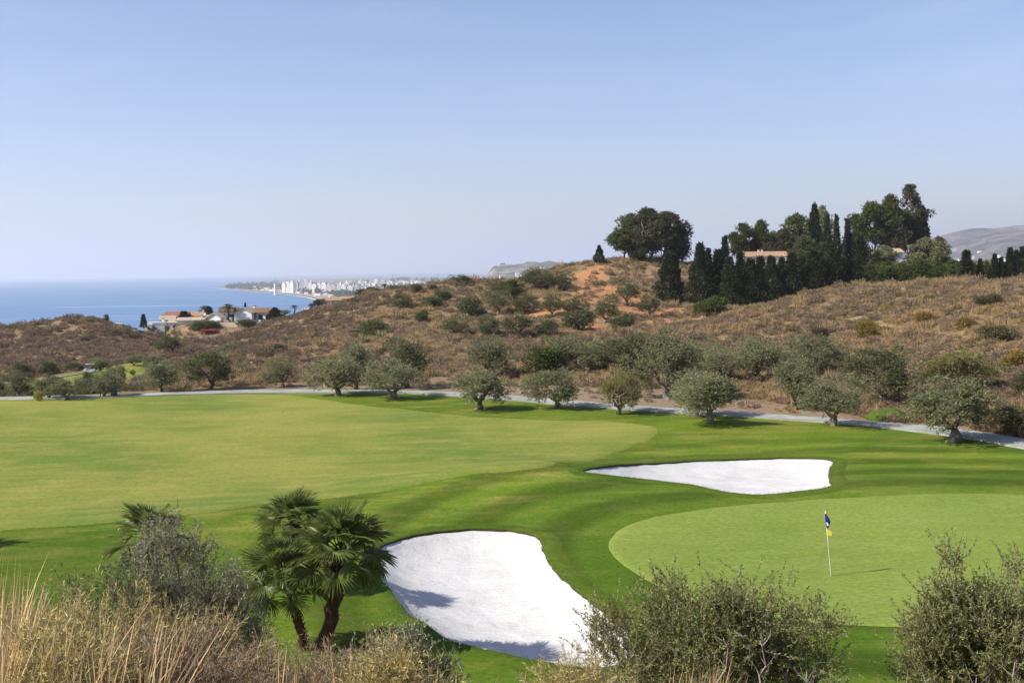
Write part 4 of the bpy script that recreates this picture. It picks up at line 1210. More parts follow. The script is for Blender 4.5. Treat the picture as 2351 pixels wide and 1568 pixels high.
front(1690, 1252, 105, 12.3, 'upright leafy shoot-topped bush rising from the wide middle shrub', 102, 11, 22, 30, M_FRONT, group=GF)
front(1400, 1400, 230, 12.0, 'pale yellow-green bush hanging over the sand at the left of the middle shrub', 103, 15, 20, 28, M_OLIVEY, group=GF)
front(1850, 1345, 150, 12.2, 'light-tipped bush at the right side of the middle shrub', 104, 13, 20, 28, M_FRONT, group=GF)
front(2260, 1345, 440, 12.5, 'big dense olive-green shrub in the bottom right corner', 105, 62, 30, 38, M_FRONT, group=GF)
front(2192, 1250, 150, 12.6, 'tallest rounded top of the shrubs in the bottom right corner', 106, 15, 26, 30, M_FRONT, group=GF)
front(2340, 1285, 190, 12.9, 'dark shrub cut by the right edge of the picture', 107, 24, 28, 30, M_FRONT, group=GF)
front(380, 1188, 235, 15.0, 'tall grey-green shrub with silvery shoots at the left, a fan palm behind it', 108, 50, 30, 28, M_GREY, group=GF)
front(300, 1270, 170, 14.4, 'dark lower bush at the left foot of the tall grey shrub', 115, 22, 30, 22, M_OLIVED, group=GF)
front(528, 1290, 165, 14.6, 'rounded dark grey shrub between the tall grey shrub and the palms', 109, 30, 30, 22, M_GREY, group=GF)
front(450, 1330, 170, 14.0, 'shaded dark bush at the foot of the tall grey shrub', 110, 24, 30, 22, M_OLIVED, group=GF)
front(190, 1292, 90, 14.0, 'small dark bush behind the straw at the left', 111, 10, 24, 20, M_OLIVED, group=GF)
front(905, 1432, 175, 13.0, 'low silvery shrub right of the palm trunks', 112, 26, 28, 22, M_GREY, group=GF, L=0.05, Wl=0.012)
front(985, 1470, 80, 13.0, 'small silvery bush at the lower lip of the large bunker', 113, 9, 24, 20, M_GREY, group=GF, L=0.05, Wl=0.012)
front(860, 1500, 120, 11.0, 'brown-green low bush below the silvery shrub', 114, 12, 24, 20, M_SCRUBG, group=GF, L=0.05, Wl=0.012)

# dry brush on the near bank
M_BRUSH = leaf_mat('dry_brush', (0.27, 0.215, 0.055), (0.92, 0.72, 0.27), 0.15, 0.7, 0.1, 0.2)
M_BROWN = leaf_mat('brown_brush', (0.17, 0.115, 0.06), (0.66, 0.47, 0.26), 0.12, 0.7, 0.1, 0.2)
GB = 'dry brush on the near bank'
brush = [(70, 1375, 340, 7.6, 'olive-brown dry brush at the left edge', M_BRUSH), (250, 1355, 310, 8.2, 'olive-brown dry brush with dark seed heads, highest of the mass', M_BRUSH),
         (410, 1400, 270, 8.6, 'yellowish dry brush left of the grey shrubs', M_BRUSH), (120, 1480, 420, 6.2, 'brown brush low in the left corner', M_BRUSH),
         (390, 1490, 360, 6.6, 'dark brown brush between the straw tufts', M_BROWN), (610, 1490, 260, 8.0, 'brown twiggy brush below the palms', M_BROWN),
         (760, 1510, 240, 7.8, 'brown twiggy brush right below the palm trunks', M_BROWN), (900, 1530, 260, 7.0, 'brown brush at the bottom under the silvery shrub', M_BRUSH),
         (1330, 1530, 200, 8.0, 'thin dry brush at the bottom left of the middle shrub', M_BRUSH)]
for i, (px, yt, w, d, lab, lf) in enumerate(brush):
    front(px, yt, w, d, lab, 130 + i, 26, 34, 22, lf, 'brush', GB, 'dry_brush', L=0.052, Wl=0.0042, slen=0.22, low=0.05, up=0.7, spread=0.9)

# straw: long dry stalks, far too many to count
def straw(name, areas, seed, m):
    rng = np.random.default_rng(seed)
    mb = MB()
    for px0, px1, d0, d1, count, h0, h1, lean in areas:
        px = rng.uniform(px0, px1, count)
        # tussocks
        nt = max(3, count // 26)
        cpx = rng.uniform(px0, px1, nt); cd = rng.uniform(d0, d1, nt)
        k = rng.integers(0, nt, count)
        d = cd[k] + rng.normal(0, 0.10, count)
        px = cpx[k] + rng.normal(0, 16, count)
        r = np.array([ray(a, 1400) for a in px]); base = r * (d / r[:, 1])[:, None]
        base[:, 2] = terr0(base[:, 0], base[:, 1]) - 0.05
        h = rng.uniform(h0, h1, count)
        az = rng.uniform(0, 6.28, count); ln = np.abs(rng.normal(0, lean, count))
        dirx = np.cos(az) * ln + 0.10; diry = np.sin(az) * ln
        bend = rng.uniform(0.05, 0.5, count)
        seg = 4
        w0 = rng.uniform(0.0016, 0.0042, count)
        side = np.stack([np.ones(count), rng.normal(0, 0.5, count), np.zeros(count)], -1); side = unit(side)
        rows = []
        for s in range(seg + 1):
            t = s / seg
            c = base + np.stack([dirx * h * (t + bend * t * t), diry * h * (t + bend * t * t), h * (t - 0.22 * bend * t * t)], -1)
            wd = w0 * (1 - 0.55 * t) * (1.9 if s == seg - 1 else 1.0) * (0.25 if s == seg else 1)
            rows += [c - side * wd[:, None], c + side * wd[:, None]]
        v = np.stack(rows, 1)
        i0 = (np.arange(count) * (2 * seg + 2))[:, None]
        q = np.concatenate([i0 + np.array([[2 * s, 2 * s + 1, 2 * s + 3, 2 * s + 2]]) for s in range(seg)])
        mb.add(v.reshape(-1, 3), q)
    o = mb.build(name, m)
    return tag(o, kind='stuff')
M_STRAW = leaf_mat('straw', (0.52, 0.31, 0.12), (0.94, 0.69, 0.36), 0.18, 0.6, 0.2, 0.0)
straw('dry_grass', [(-60, 330, 5.5, 9.5, 1500, 0.40, 0.95, 0.22), (-60, 50, 6.5, 8.0, 260, 0.9, 1.4, 0.10), (120, 330, 6.5, 9.5, 420, 0.6, 1.2, 0.15), (300, 520, 6.5, 10.0, 520, 0.5, 1.1, 0.18),
                    (500, 860, 7.0, 11.0, 800, 0.4, 0.95, 0.2), (840, 1180, 8.0, 11.5, 420, 0.4, 0.9, 0.2), (1280, 1500, 8.0, 11.0, 350, 0.4, 0.8, 0.2),
                    (1400, 1960, 9.0, 11.8, 150, 0.4, 0.95, 0.14), (2000, 2351, 9.0, 11.5, 40, 0.4, 0.8, 0.14), (-40, 420, 9.0, 13.0, 260, 0.7, 1.2, 0.12)], 5, M_STRAW)

# bare dead stalks, each can be picked out
M_DEAD = mat('dead_stalk', (0.42, 0.36, 0.31), 0.8, 0.2)
def dead(px0, y0, px1, y1, d, label, seed, side=True):
    rng = np.random.default_rng(seed)
    a = P(px0, y0, d); b = P(px1, y1, d)
    a[2] = min(a[2], float(terr0(a[0], a[1])))
    mb = MB()
    ax = curve(a, b, rng, 0.03, 8)
    mb.tube(ax, np.linspace(0.011, 0.004, 8), 5)
    if side:
        for k in (4, 5, 6):
            for s in (-1, 1):
                e = ax[k] + np.array([s * rng.uniform(0.06, 0.16), rng.normal(0, 0.05), rng.uniform(0.10, 0.24)])
                mb.tube(curve(ax[k], e, rng, 0.06, 4), np.linspace(0.004, 0.0016, 4), 3)
    o = mb.build('dead_stalk', M_DEAD)
    return tag(o, label, 'stalk', 'bare dead stalks on the bank')
dead(2250, 1600, 2242, 1555, 10.5, 'grey branching dead stalk in front of the bottom right shrub, left one', 1)
for i, (a, b, c, e, d, lab) in enumerate([
    (2245, 1600, 2244, 1555, 10.4, ''), (2312, 1600, 2330, 1520, 10.4, 'white forked dead stalk before the bottom right shrub'),
    (2128, 1600, 2122, 1555, 10.4, 'pale dead stalk at the left of the bottom right shrub'), (1660, 1600, 1662, 1470, 10.6, 'straight pale stalk in front of the middle shrub, left'),
    (1738, 1600, 1744, 1470, 10.6, 'straight pale stalk in front of the middle shrub, middle'), (1848, 1600, 1852, 1540, 10.5, 'straight pale stalk in front of the middle shrub, right'),
    (1086, 1640, 1052, 1520, 8.5, 'thick grey-green cut stem at the bottom centre'), (450, 1600, 430, 1530, 6.5, 'white bent dead twig in the left straw')]):
    if lab: dead(a, b, c, e, d, lab, 200 + i, i not in (6,))

# ------------------------------------------------------------------ fan palms
def fan_frond(seed, pet=0.72, R0=0.66, nseg=32):
    """one leaf: stalk and a pleated fan of narrow segments split at the tips"""
    rng = np.random.default_rng(seed)
    mb = MB()
    hub = np.array([pet, 0, 0.0])
    mb.tube(curve((0, 0, 0), hub, rng, 0.02, 5, 0.04), np.linspace(0.017, 0.009, 5), 4, False)
    span = R(250)
    da = span / nseg
    for i in range(nseg):
        a = -span / 2 + (i + 0.5) * da + rng.normal(0, 0.02)
        L = R0 * (0.72 + 0.28 * math.cos(a * 0.62)) * rng.uniform(0.92, 1.06)
        T = R(14)                                   # the blade hangs forward from its stalk
        u_ = np.array([math.cos(a) * math.cos(T), math.sin(a), -math.cos(a) * math.sin(T)]); w_ = np.array([-math.sin(a) * math.cos(T), math.cos(a), math.sin(a) * math.sin(T)])
        cup = 0.16 * (1 - math.cos(a)) * L
        dro = rng.uniform(0.06, 0.30) * L
        hw = math.tan(da / 2) * L * 0.52 * 1.02
        p0 = hub
        m_ = hub + u_ * L * 0.52 + np.array([0, 0, cup * 0.5])
        e1 = m_ + w_ * hw; e2 = m_ - w_ * hw
        e1[2] += hw * 0.8; e2[2] += hw * 0.8; mc = m_.copy(); mc[2] -= hw * 0.6
        tip = hub + u_ * L + np.array([0, 0, cup - dro]) + w_ * rng.normal(0, 0.015)
        t1 = hub + u_ * L * 0.80 + w_ * hw * 0.42 + np.array([0, 0, cup * 0.85 - dro * 0.4])
        t2 = hub + u_ * L * 0.80 - w_ * hw * 0.42 + np.array([0, 0, cup * 0.85 - dro * 0.4])
        mb.add([p0, e1, mc, e2, t1, t2, tip], None, [[0, 2, 1], [0, 3, 2], [1, 2, 4], [2, 3, 5], [2, 6, 4], [2, 5, 6]])
    return mb.mesh('frond', M_PALM)
FR = [fan_frond(300 + i) for i in range(4)]
M_SHEATH = mat('palm_leaf_base', (0.10, 0.055, 0.032), 0.9, 0.1)
def fan_palm(label, base, top, r0, seed, nfr=24, scale=1.0, dead_skirt=True):
    rng = np.random.default_rng(seed)
    base = np.asarray(base, float); top = np.asarray(top, float)
    root = empty('fan_palm', base)
    tr = MB()
    ax = curve((0, 0, -0.2), top - base, rng, 0.03, 10)
    tr.tube(ax, np.interp(np.linspace(0, 1, 10), [0, 0.12, 0.7, 1], [1.25, 1.0, 0.95, 0.75]) * r0, 12, True, 0.06, rng)
    tr.build('trunk', B_PALM, root, True)
    # old leaf bases round the trunk
    sb = MB()
    Lt = np.linalg.norm(top - base)
    n_ = int(Lt / 0.052)
    for k in range(n_ * 5):
        t = (k + 0.5) / (n_ * 5)
        a = k * 2.39996
        c = np.array([np.interp(t, np.linspace(0, 1, 10), ax[:, j]) for j in range(3)])
        rr = r0 * np.interp(t, [0, 0.12, 0.7, 1], [1.2, 0.98, 0.95, 0.8])
        o = np.array([math.cos(a), math.sin(a), 0]); s_ = np.array([-math.sin(a), math.cos(a), 0])
        L = rng.uniform(0.05, 0.12) * (0.6 + 0.6 * t); w = rng.uniform(0.02, 0.04)
        p = c + o * rr * 0.9
        out = o * L * 0.75 + np.array([0, 0, L * 0.8])
        sb.add([p - s_ * w, p + s_ * w, p + out + s_ * w * 0.4, p + out - s_ * w * 0.4, p + o * 0.02 + np.array([0, 0, -0.03])],
               [[0, 1, 2, 3]], [[0, 4, 1], [1, 4, 2], [4, 0, 3], [4, 3, 2]])
    sb.build('leaf_bases', M_SHEATH, root)['kind'] = 'stuff'
    tl = top - base
    for k in range(nfr):
        a = k * 2.39996 + rng.normal(0, 0.15)
        t = (k + 0.5) / nfr
        el = np.interp(t, [0, 0.35, 1], [84, 46, -42]) + rng.normal(0, 7)          # youngest leaves stand up, oldest hang
        f = bpy.data.objects.new('frond', FR[k % 4])
        s = scale * rng.uniform(0.85, 1.1) * np.interp(t, [0, 0.2, 1], [0.75, 1.0, 1.0])
        f.matrix_local = (Matrix.Translation(Vector(tl - np.array([0, 0, 0.22 * t]))) @ Matrix.Rotation(a, 4, 'Z') @ Matrix.Rotation(-R(el), 4, 'Y')
                          @ Matrix.Rotation(rng.normal(0, 0.65), 4, 'X') @ Matrix.Scale(s, 4))
        link(f, root)
    return tag(root, label, 'palm', 'fan palms by the bunker')
def palm_px(label, bx, by, tx, ty, r0, seed, nfr, scale, dd=0.0, group=None):
    b = ground(bx, by); t = P(tx, ty, b[1] + dd)
    return fan_palm(label, b, t, r0, seed, nfr, scale)
palm_px('fan palm with the thicker straight trunk beside the large bunker', 745, 1492, 782, 1262, 0.19, 1, 44, 1.14)
palm_px('lower fan palm with slim trunk leaning left', 712, 1492, 655, 1322, 0.125, 2, 34, 1.02)
palm_px('fan palm standing farther back, its head above the other two', 674, 1362, 676, 1200, 0.17, 3, 34, 1.0)
palm_px('fan palm mostly hidden behind the tall grey shrub', 345, 1372, 345, 1235, 0.16, 4, 24, 1.05)
palm_px('fan palm just outside the left edge that throws a shadow on the fairway', -250, 1265, -245, 1130, 0.16, 5, 22, 1.0)

# ------------------------------------------------------------------ flagstick on the green
fb = ground(1908, 1325); fb[2] += 0.05
ft = P(1895, 1176, fb[1])
flag = empty('flagstick', fb)
ax = ft - fb
M_POLE = mat('pole_paint', (0.62, 0.60, 0.50), 0.4, 0.4)
M_BLUE = mat('blue_cloth', (0.012, 0.035, 0.30), 0.8, 0.1)
M_WHITE = mat('white_cloth', (0.80, 0.80, 0.80), 0.8, 0.1)
M_YFLAG = mat('yellow_cloth', (0.80, 0.66, 0.06), 0.8, 0.1)
MB().tube([np.zeros(3), ax * 0.5, ax], 0.017, 8).build('pole', M_POLE, flag, True)
MB().tube([ax, ax + np.array([0, 0, 0.045])], [0.022, 0.012], 8).build('finial', M_WHITE, flag, True)
MB().tube([np.array([0, 0, -0.05]), np.array([0, 0, -0.028])], 0.065, 16).build('cup', mat('cup_rim', (0.03, 0.03, 0.03)), flag)
def pol(t, o=(0, 0, 0)): return ax * t + np.array(o)
def cloth(name, pts, quads, m, parent=flag, th=0.006):
    pts = np.array(pts, float)
    o = MB().add(pts, quads).build(name, m, parent)
    so = o.modifiers.new('thickness', 'SOLIDIFY'); so.thickness = th
    return o
# limp cloth: a sunlit panel next to the pole and a fold hanging behind it
A = [pol(0.985, (-0.02, -0.02, 0)), pol(0.985, (0.012, -0.04, -0.01)), pol(0.90, (-0.035, -0.02, 0)), pol(0.90, (0.05, -0.065, -0.02)),
     pol(0.83, (-0.025, -0.02, 0)), pol(0.82, (0.065, -0.075, -0.01)), pol(0.755, (-0.012, -0.02, 0)), pol(0.755, (0.035, -0.045, 0))]
fl = cloth('flag', A, [[0, 1, 3, 2], [2, 3, 5, 4], [4, 5, 7, 6]], M_BLUE)
B_ = [pol(0.985, (0.012, -0.04, -0.01)), pol(0.955, (0.05, 0.03, 0)), pol(0.90, (0.05, -0.065, -0.02)), pol(0.90, (0.115, 0.055, 0)),
      pol(0.82, (0.065, -0.075, -0.01)), pol(0.845, (0.16, 0.075, 0)), pol(0.755, (0.035, -0.045, 0)), pol(0.785, (0.09, 0.04, 0))]
cloth('flag_fold', B_, [[0, 1, 3, 2], [2, 3, 5, 4], [4, 5, 7, 6]], M_BLUE, fl)
cc = (A[4] + A[5]) / 2; ux = unit(A[5] - A[4]); uz = unit(A[2] - A[6]); nn_ = unit(np.cross(ux, uz)); nn_ = nn_ if nn_[1] < 0 else -nn_
ring = [cc + nn_ * 0.008 + ux * 0.042 * math.cos(k * math.pi / 8) + uz * 0.058 * math.sin(k * math.pi / 8) for k in range(16)]
MB().add([cc + nn_ * 0.008] + ring, None, [[0, 1 + k, 1 + (k + 1) % 16] for k in range(16)]).build('emblem_disc', M_WHITE, fl)
cc2 = cc + nn_ * 0.012 - ux * 0.012
MB().add([cc2] + [cc2 + ux * 0.018 * math.cos(k * math.pi / 6) + uz * 0.026 * math.sin(k * math.pi / 6) for k in range(12)], None,
         [[0, 1 + k, 1 + (k + 1) % 12] for k in range(12)]).build('emblem_centre', mat('emblem_blue', (0.10, 0.35, 0.60)), fl)
cloth('yellow_pennant', [pol(0.735, (0, -0.02, 0)), pol(0.722, (0.145, -0.06, -0.03)), pol(0.645, (0.005, -0.02, 0)), pol(0.640, (0.125, -0.05, -0.005))], [[0, 1, 3, 2]], M_YFLAG)
tag(flag, 'golf flagstick on the green with limp blue flag and small yellow tag', 'flagstick')
# ------------------------------------------------------------------ houses
M_WALL = mat('white_render', (0.80, 0.79, 0.77), 0.9, 0.1)
n = NT(M_WALL); g = n.geo()
n.col(n.mix(n.ramp(n.noise(g, 0.8, 4), [(0.35, 0.0), (0.7, 1.0)]), (0.95, 0.945, 0.93), (1.05, 1.04, 1.03)))
def tile_mat(name, a, b):
    m = mat(name, a, 0.9, 0.1)
    n = NT(m); tc = n.n.new('ShaderNodeTexCoord').outputs['Object']
    w = n.n.new('ShaderNodeTexWave'); n.put(w.inputs['Vector'], tc); w.inputs['Scale'].default_value = 4.5; w.bands_direction = 'X'
    f = n.noise(tc, 1.5, 5, 0.7)
    n.col(n.mix(1.0, n.mix(f, a, b), n.ramp(w.outputs['Fac'], [(0.0, 0.82), (0.6, 1.06)]), 'MULTIPLY'))
    n.bump(w.outputs['Fac'], 0.6, 0.06)
    return m
M_TILE = tile_mat('terracotta_tiles', (0.44, 0.25, 0.15), (0.62, 0.42, 0.28))
M_TILEP = tile_mat('pale_tiles', (0.56, 0.41, 0.30), (0.74, 0.60, 0.47))
M_TILER = tile_mat('red_tiles', (0.36, 0.13, 0.07), (0.50, 0.23, 0.13))
M_TILEB = tile_mat('brown_tiles', (0.22, 0.115, 0.065), (0.36, 0.21, 0.12))
M_GLASS = mat('window_glass', (0.03, 0.035, 0.04), 0.15, 0.5)
M_WOOD = mat('shutter_wood', (0.10, 0.06, 0.035), 0.7)
M_STONE = mat('cream_retaining_wall', (0.62, 0.54, 0.38), 0.9)

def gable(mb, w, l, z, h, over=0.35, th=0.18):
    """two pitched slabs, ridge along x"""
    for s in (-1, 1):
        a = [(-w/2 - over, s * (l/2 + over), z - over * h / (l/2)), (w/2 + over, s * (l/2 + over), z - over * h / (l/2)), (w/2 + over, 0, z + h), (-w/2 - over, 0, z + h)]
        b = [(x, y, q + th) for x, y, q in a]
        mb.add(a + b, [[0, 3, 2, 1], [4, 5, 6, 7], [0, 1, 5, 4], [1, 2, 6, 5], [2, 3, 7, 6], [3, 0, 4, 7]])
def house(label, px, py, d, w, l, h, rh, rz, tile, wins=(), chim=None, flat_roof=False, mono=False, door=None, group='white houses above the sea', name='house'):
    q = P(px, py, d)
    root = empty(name, q, rz)
    wl_ = MB().box(-w/2, w/2, -l/2, l/2, -4.0, h)
    if not flat_roof and not mono:
        for s in (-1, 1):
            x = s * w / 2
            wl_.add([(x, -l/2, h), (x, l/2, h), (x, 0, h + rh)], None, [[0, 1, 2] if s > 0 else [0, 2, 1]])
    if mono:
        wl_.add([(-w/2, -l/2, h), (w/2, -l/2, h), (w/2, l/2, h), (-w/2, l/2, h), (-w/2, l/2, h + rh), (w/2, l/2, h + rh)], [[2, 3, 4, 5]], [[0, 4, 3], [1, 2, 5]])
    wl_.build('wall', M_WALL, root)
    rb = MB()
    if flat_roof:
        for a in ((-w/2 - .05, w/2 + .05, -l/2 - .05, -l/2 + .2), (-w/2 - .05, w/2 + .05, l/2 - .2, l/2 + .05), (-w/2 - .05, -w/2 + .2, -l/2 + .2, l/2 - .2), (w/2 - .2, w/2 + .05, -l/2 + .2, l/2 - .2)):
            rb.box(*a, h - 0.05, h + rh)
        rb.build('parapet', M_WALL, root)
    elif mono:
        o_ = 0.3
        a = [(-w/2 - o_, -l/2 - o_, h - o_ * rh / l + 0.02), (w/2 + o_, -l/2 - o_, h - o_ * rh / l + 0.02), (w/2 + o_, l/2 + o_, h + rh + o_ * rh / l + 0.02), (-w/2 - o_, l/2 + o_, h + rh + o_ * rh / l + 0.02)]
        rb.add(a + [(x, y, z + 0.2) for x, y, z in a], [[0, 3, 2, 1], [4, 5, 6, 7], [0, 1, 5, 4], [1, 2, 6, 5], [2, 3, 7, 6], [3, 0, 4, 7]])
        rb.build('roof', tile, root)
    else:
        gable(rb, w, l, h + 0.02, rh)
        rb.build('roof', tile, root)
    for (face, u0, z0, ww, wh, kind) in wins:
        # face 'f' looks along -y, 'l' along -x, 'r' along +x
        m = {'g': M_GLASS, 'w': M_WOOD}[kind]
        def slab(a, b, c, e, o0, o1):
            if face == 'f': return MB().box(a, b, -l/2 - o1, -l/2 - o0, c, e)
            s = -1 if face == 'l' else 1
            xs = sorted((s * (w/2 + o0), s * (w/2 + o1)))
            return MB().box(xs[0], xs[1], a, b, c, e)
        wo = slab(u0 - ww/2, u0 + ww/2, z0, z0 + wh, 0.01, 0.05).build('window', m, root)
        slab(u0 - ww/2 - .1, u0 + ww/2 + .1, z0 - 0.12, z0 - 0.01, 0.01, 0.14).build('sill', M_WALL, wo)
    for c in (chim or ()):
        cx, cy, cz, cs, ch = c
        ck = MB().box(cx - cs, cx + cs, cy - cs, cy + cs, cz - 1.2, cz + ch).build('chimney', M_WALL, root)
        MB().box(cx - cs * 1.3, cx + cs * 1.3, cy - cs * 1.3, cy + cs * 1.3, cz + ch + 0.01, cz + ch + 0.18).build('chimney_cap', M_TILE, ck)
    return tag(root, label, 'house', group)

house('white house with brown tiled roof and chimney, rightmost of the seaside cluster', 603, 738, 282, 6.4, 5.0, 2.3, 1.0, -0.12, M_TILEB,
      [('f', -1.9, 0.3, 1.5, 1.7, 'g'), ('f', 0.4, 0.6, 1.0, 1.2, 'w'), ('f', 2.2, 0.5, 1.0, 1.1, 'w')], [(-2.2, 0.4, 3.1, 0.3, 0.9)])
house('white gabled wing facing left, joined to the brown-roofed house', 565, 740, 279, 4.2, 4.6, 2.5, 1.2, 1.45, M_TILEP, [('f', 0.2, 0.7, 0.9, 1.5, 'g'), ('r', -0.8, 0.6, 0.9, 1.3, 'g')])
house('white house with brown roof partly behind the large palm', 527, 737, 295, 4.6, 4.0, 2.7, 0.8, 0.1, M_TILEB, [('f', -1.2, 1.0, 0.9, 0.9, 'g'), ('f', 0.9, 1.0, 0.9, 0.9, 'g')], [(-0.6, 0.0, 3.4, 0.25, 0.8)])
house('small white gabled house below the palm, left', 497, 741, 280, 2.6, 3.6, 1.4, 1.0, 1.35, M_TILEP, [('f', 0.0, 0.3, 0.7, 0.9, 'g')])
house('small white gabled house at the end of the long row', 480, 743, 281, 2.4, 3.6, 1.2, 1.0, 1.35, M_TILEP, [('f', 0.0, 0.3, 0.7, 0.8, 'g')], [(-0.8, 0.6, 2.1, 0.2, 0.7)])
house('long low white house with a pale tiled lean-to roof and one dark window', 440, 754, 278, 6.6, 4.0, 2.0, 0.5, 0.16, M_TILEP, [('f', -1.4, 0.55, 0.6, 1.0, 'g')], [(2.4, 1.4, 2.4, 0.22, 0.8)], mono=True)
house('low white house with pale roof continuing the long row to the left', 408, 756, 277, 4.2, 3.6, 1.6, 0.45, 0.16, M_TILEP, [('f', -0.6, 0.2, 0.5, 0.9, 'g'), ('f', 0.8, 0.2, 0.5, 0.8, 'g')], mono=True)
house('white flat-roofed terraced house at the left end of the cluster', 361, 757, 276, 4.0, 3.6, 1.6, 0.4, 0.2, M_TILEP, [('f', -0.8, 0.2, 0.7, 0.8, 'g')], [(1.4, 0.8, 1.9, 0.25, 0.8)], flat_roof=True)
house('small white flat-roofed block, lowest at the left end', 341, 758, 274, 2.0, 2.4, 1.2, 0.35, 0.2, M_TILEP, [('f', 0.1, 0.2, 0.5, 0.6, 'g')], [(-0.6, 0.2, 1.4, 0.2, 0.7)], flat_roof=True)
house('white house with a sloping parapet behind the long row', 385, 749, 284, 3.6, 3.4, 1.7, 0.9, 0.3, M_TILEP, [('f', 0.2, 0.4, 0.6, 0.8, 'g')], [(-1.0, 0.3, 2.2, 0.2, 0.6)])
house('house with red-brown hipped roof behind the long row', 408, 739, 300, 5.8, 5.0, 1.5, 1.1, 0.1, M_TILER, [('f', -1.2, 0.5, 0.8, 0.8, 'g'), ('f', 1.2, 0.5, 0.8, 0.8, 'g')])
house('house with orange roof half hidden by the dark conifer', 452, 737, 305, 6.4, 5.0, 1.4, 1.1, 0.1, M_TILE, [('f', -1.4, 0.4, 0.8, 0.8, 'g')])
house('low white house with orange roof behind the crest, left of the beach', 760, 702, 300, 4.2, 5.0, 1.4, 0.7, 0.3, M_TILE, [('f', 0.2, 0.3, 0.8, 0.8, 'g')])
house('orange-roofed house half sunk behind the crest', 815, 694, 320, 8.0, 5.0, 0.9, 0.7, 0.15, M_TILE)
house('white roof edge showing between the palm and the pine', 718, 717, 300, 4.6, 4.0, 0.6, 0.4, 0.1, M_TILEP)
house('tiny white house on the skyline below the flat dark tree', 1080, 650, 300, 2.4, 3.0, 1.1, 0.5, 0.1, M_TILE)
house('low house with an orange tiled roof among the cypresses', 1752, 604, 226, 8.6, 5.2, 1.3, 0.85, -0.05, M_TILE,
      [('f', -2.6, -0.2, 1.0, 1.1, 'g'), ('f', -0.6, -0.2, 0.9, 1.1, 'g'), ('f', 1.6, -0.2, 1.0, 1.1, 'g')], [(-0.9, 0.2, 2.1, 0.16, 0.5), (-0.2, 0.2, 2.1, 0.16, 0.5)], group=None)
house('white end wall of a house right of the orange tiled roof', 1808, 600, 224, 1.6, 2.2, 1.0, 0.5, 0.2, M_TILE, [('f', 0.0, -0.4, 0.5, 0.7, 'g')], group=None)
house('hidden house with a patch of tiled roof under the umbrella pines', 2040, 590, 258, 5.0, 4.0, 1.0, 0.8, 0.1, M_TILEP, group=None)
o = MB().box(-2.7, 2.7, -0.2, 0.2, -3, 0.9).build('retaining_wall', M_STONE); o.location = P(522, 749, 272); o.rotation_euler = (0, 0, -0.15)
tag(o, 'cream retaining wall below the large palm', 'wall')
# terrace balustrade in front of the right-hand house
tr_ = empty('terrace_wall', P(603, 741, 277), -0.12)
MB().box(-3.9, 3.9, -0.12, 0.12, -1.6, 0.15).build('plinth', M_WALL, tr_)
for k in range(6): MB().box(-3.75 + k * 1.47, -3.45 + k * 1.47, -0.15, 0.15, 0.153, 0.75).build('pier', M_WALL, tr_)
MB().box(-3.4, 3.6, -0.04, 0.04, 0.5, 0.58).build('rail', M_WALL, tr_)
tag(tr_, 'white terrace wall with piers in front of the brown-roofed house', 'wall')
# low red canopy and pale cars roofs on the slope
q = ground(478, 766, 200); q[2] += 0.75
cn = empty('red_canopy', q, 0.1)
MB().add([(-1.8, -0.9, 0.0), (1.8, -0.9, 0.0), (1.8, 0.9, 0.35), (-1.8, 0.9, 0.35), (-1.8, -0.9, 0.1), (1.8, -0.9, 0.1), (1.8, 0.9, 0.45), (-1.8, 0.9, 0.45)],
         [[0, 3, 2, 1], [4, 5, 6, 7], [0, 1, 5, 4], [1, 2, 6, 5], [2, 3, 7, 6], [3, 0, 4, 7]]).build('sheet', mat('red_canvas', (0.48, 0.03, 0.05), 0.7), cn)
for sx in (-1.6, 1.6):
    for sy in (-0.7, 0.7): MB().box(sx - .05, sx + .05, sy - .05, sy + .05, -1.2, 0.1).build('post', M_WOOD, cn)
tag(cn, 'low red canopy on the slope below the cream wall', 'canopy')
M_SLAB = mat('broken_concrete', (0.62, 0.60, 0.56), 0.9)
for i, (px, py, d, w, rz, lab) in enumerate([(298, 738, 247, 1.9, 0.4, 'white broken slab on the brow of the left hill, larger'), (274, 751, 240, 1.4, -0.2, 'pale rock left of the broken slab'),
                                         (310, 758, 236, 1.1, -0.6, 'small white plank on the left hill'), (328, 752, 240, 1.6, 0.2, 'dark-grey shed-like ruin left of the white houses')]):
    q = P(px, py, d); q[2] = float(terr0(q[0], q[1])) + 0.35
    bm = bmesh.new(); bmesh.ops.create_cube(bm, size=1)
    for k, v in enumerate(bm.verts): v.co = Vector((v.co.x * w * (1 + 0.15 * math.sin(k * 2.1)), v.co.y * 0.7, v.co.z * 0.45 * (1 + 0.3 * math.cos(k * 1.7))))
    bmesh.ops.bevel(bm, geom=list(bm.edges), offset=0.05, segments=1)
    me = bpy.data.meshes.new('broken_slab'); bm.to_mesh(me); bm.free(); me.materials.append(M_SLAB if i < 3 else mat('ruin_stone', (0.16, 0.14, 0.12)))
    o = link(bpy.data.objects.new('broken_slab', me)); o.location = q; o.rotation_euler = (0.15, 0.25, rz)
    tag(o, lab, 'slab')

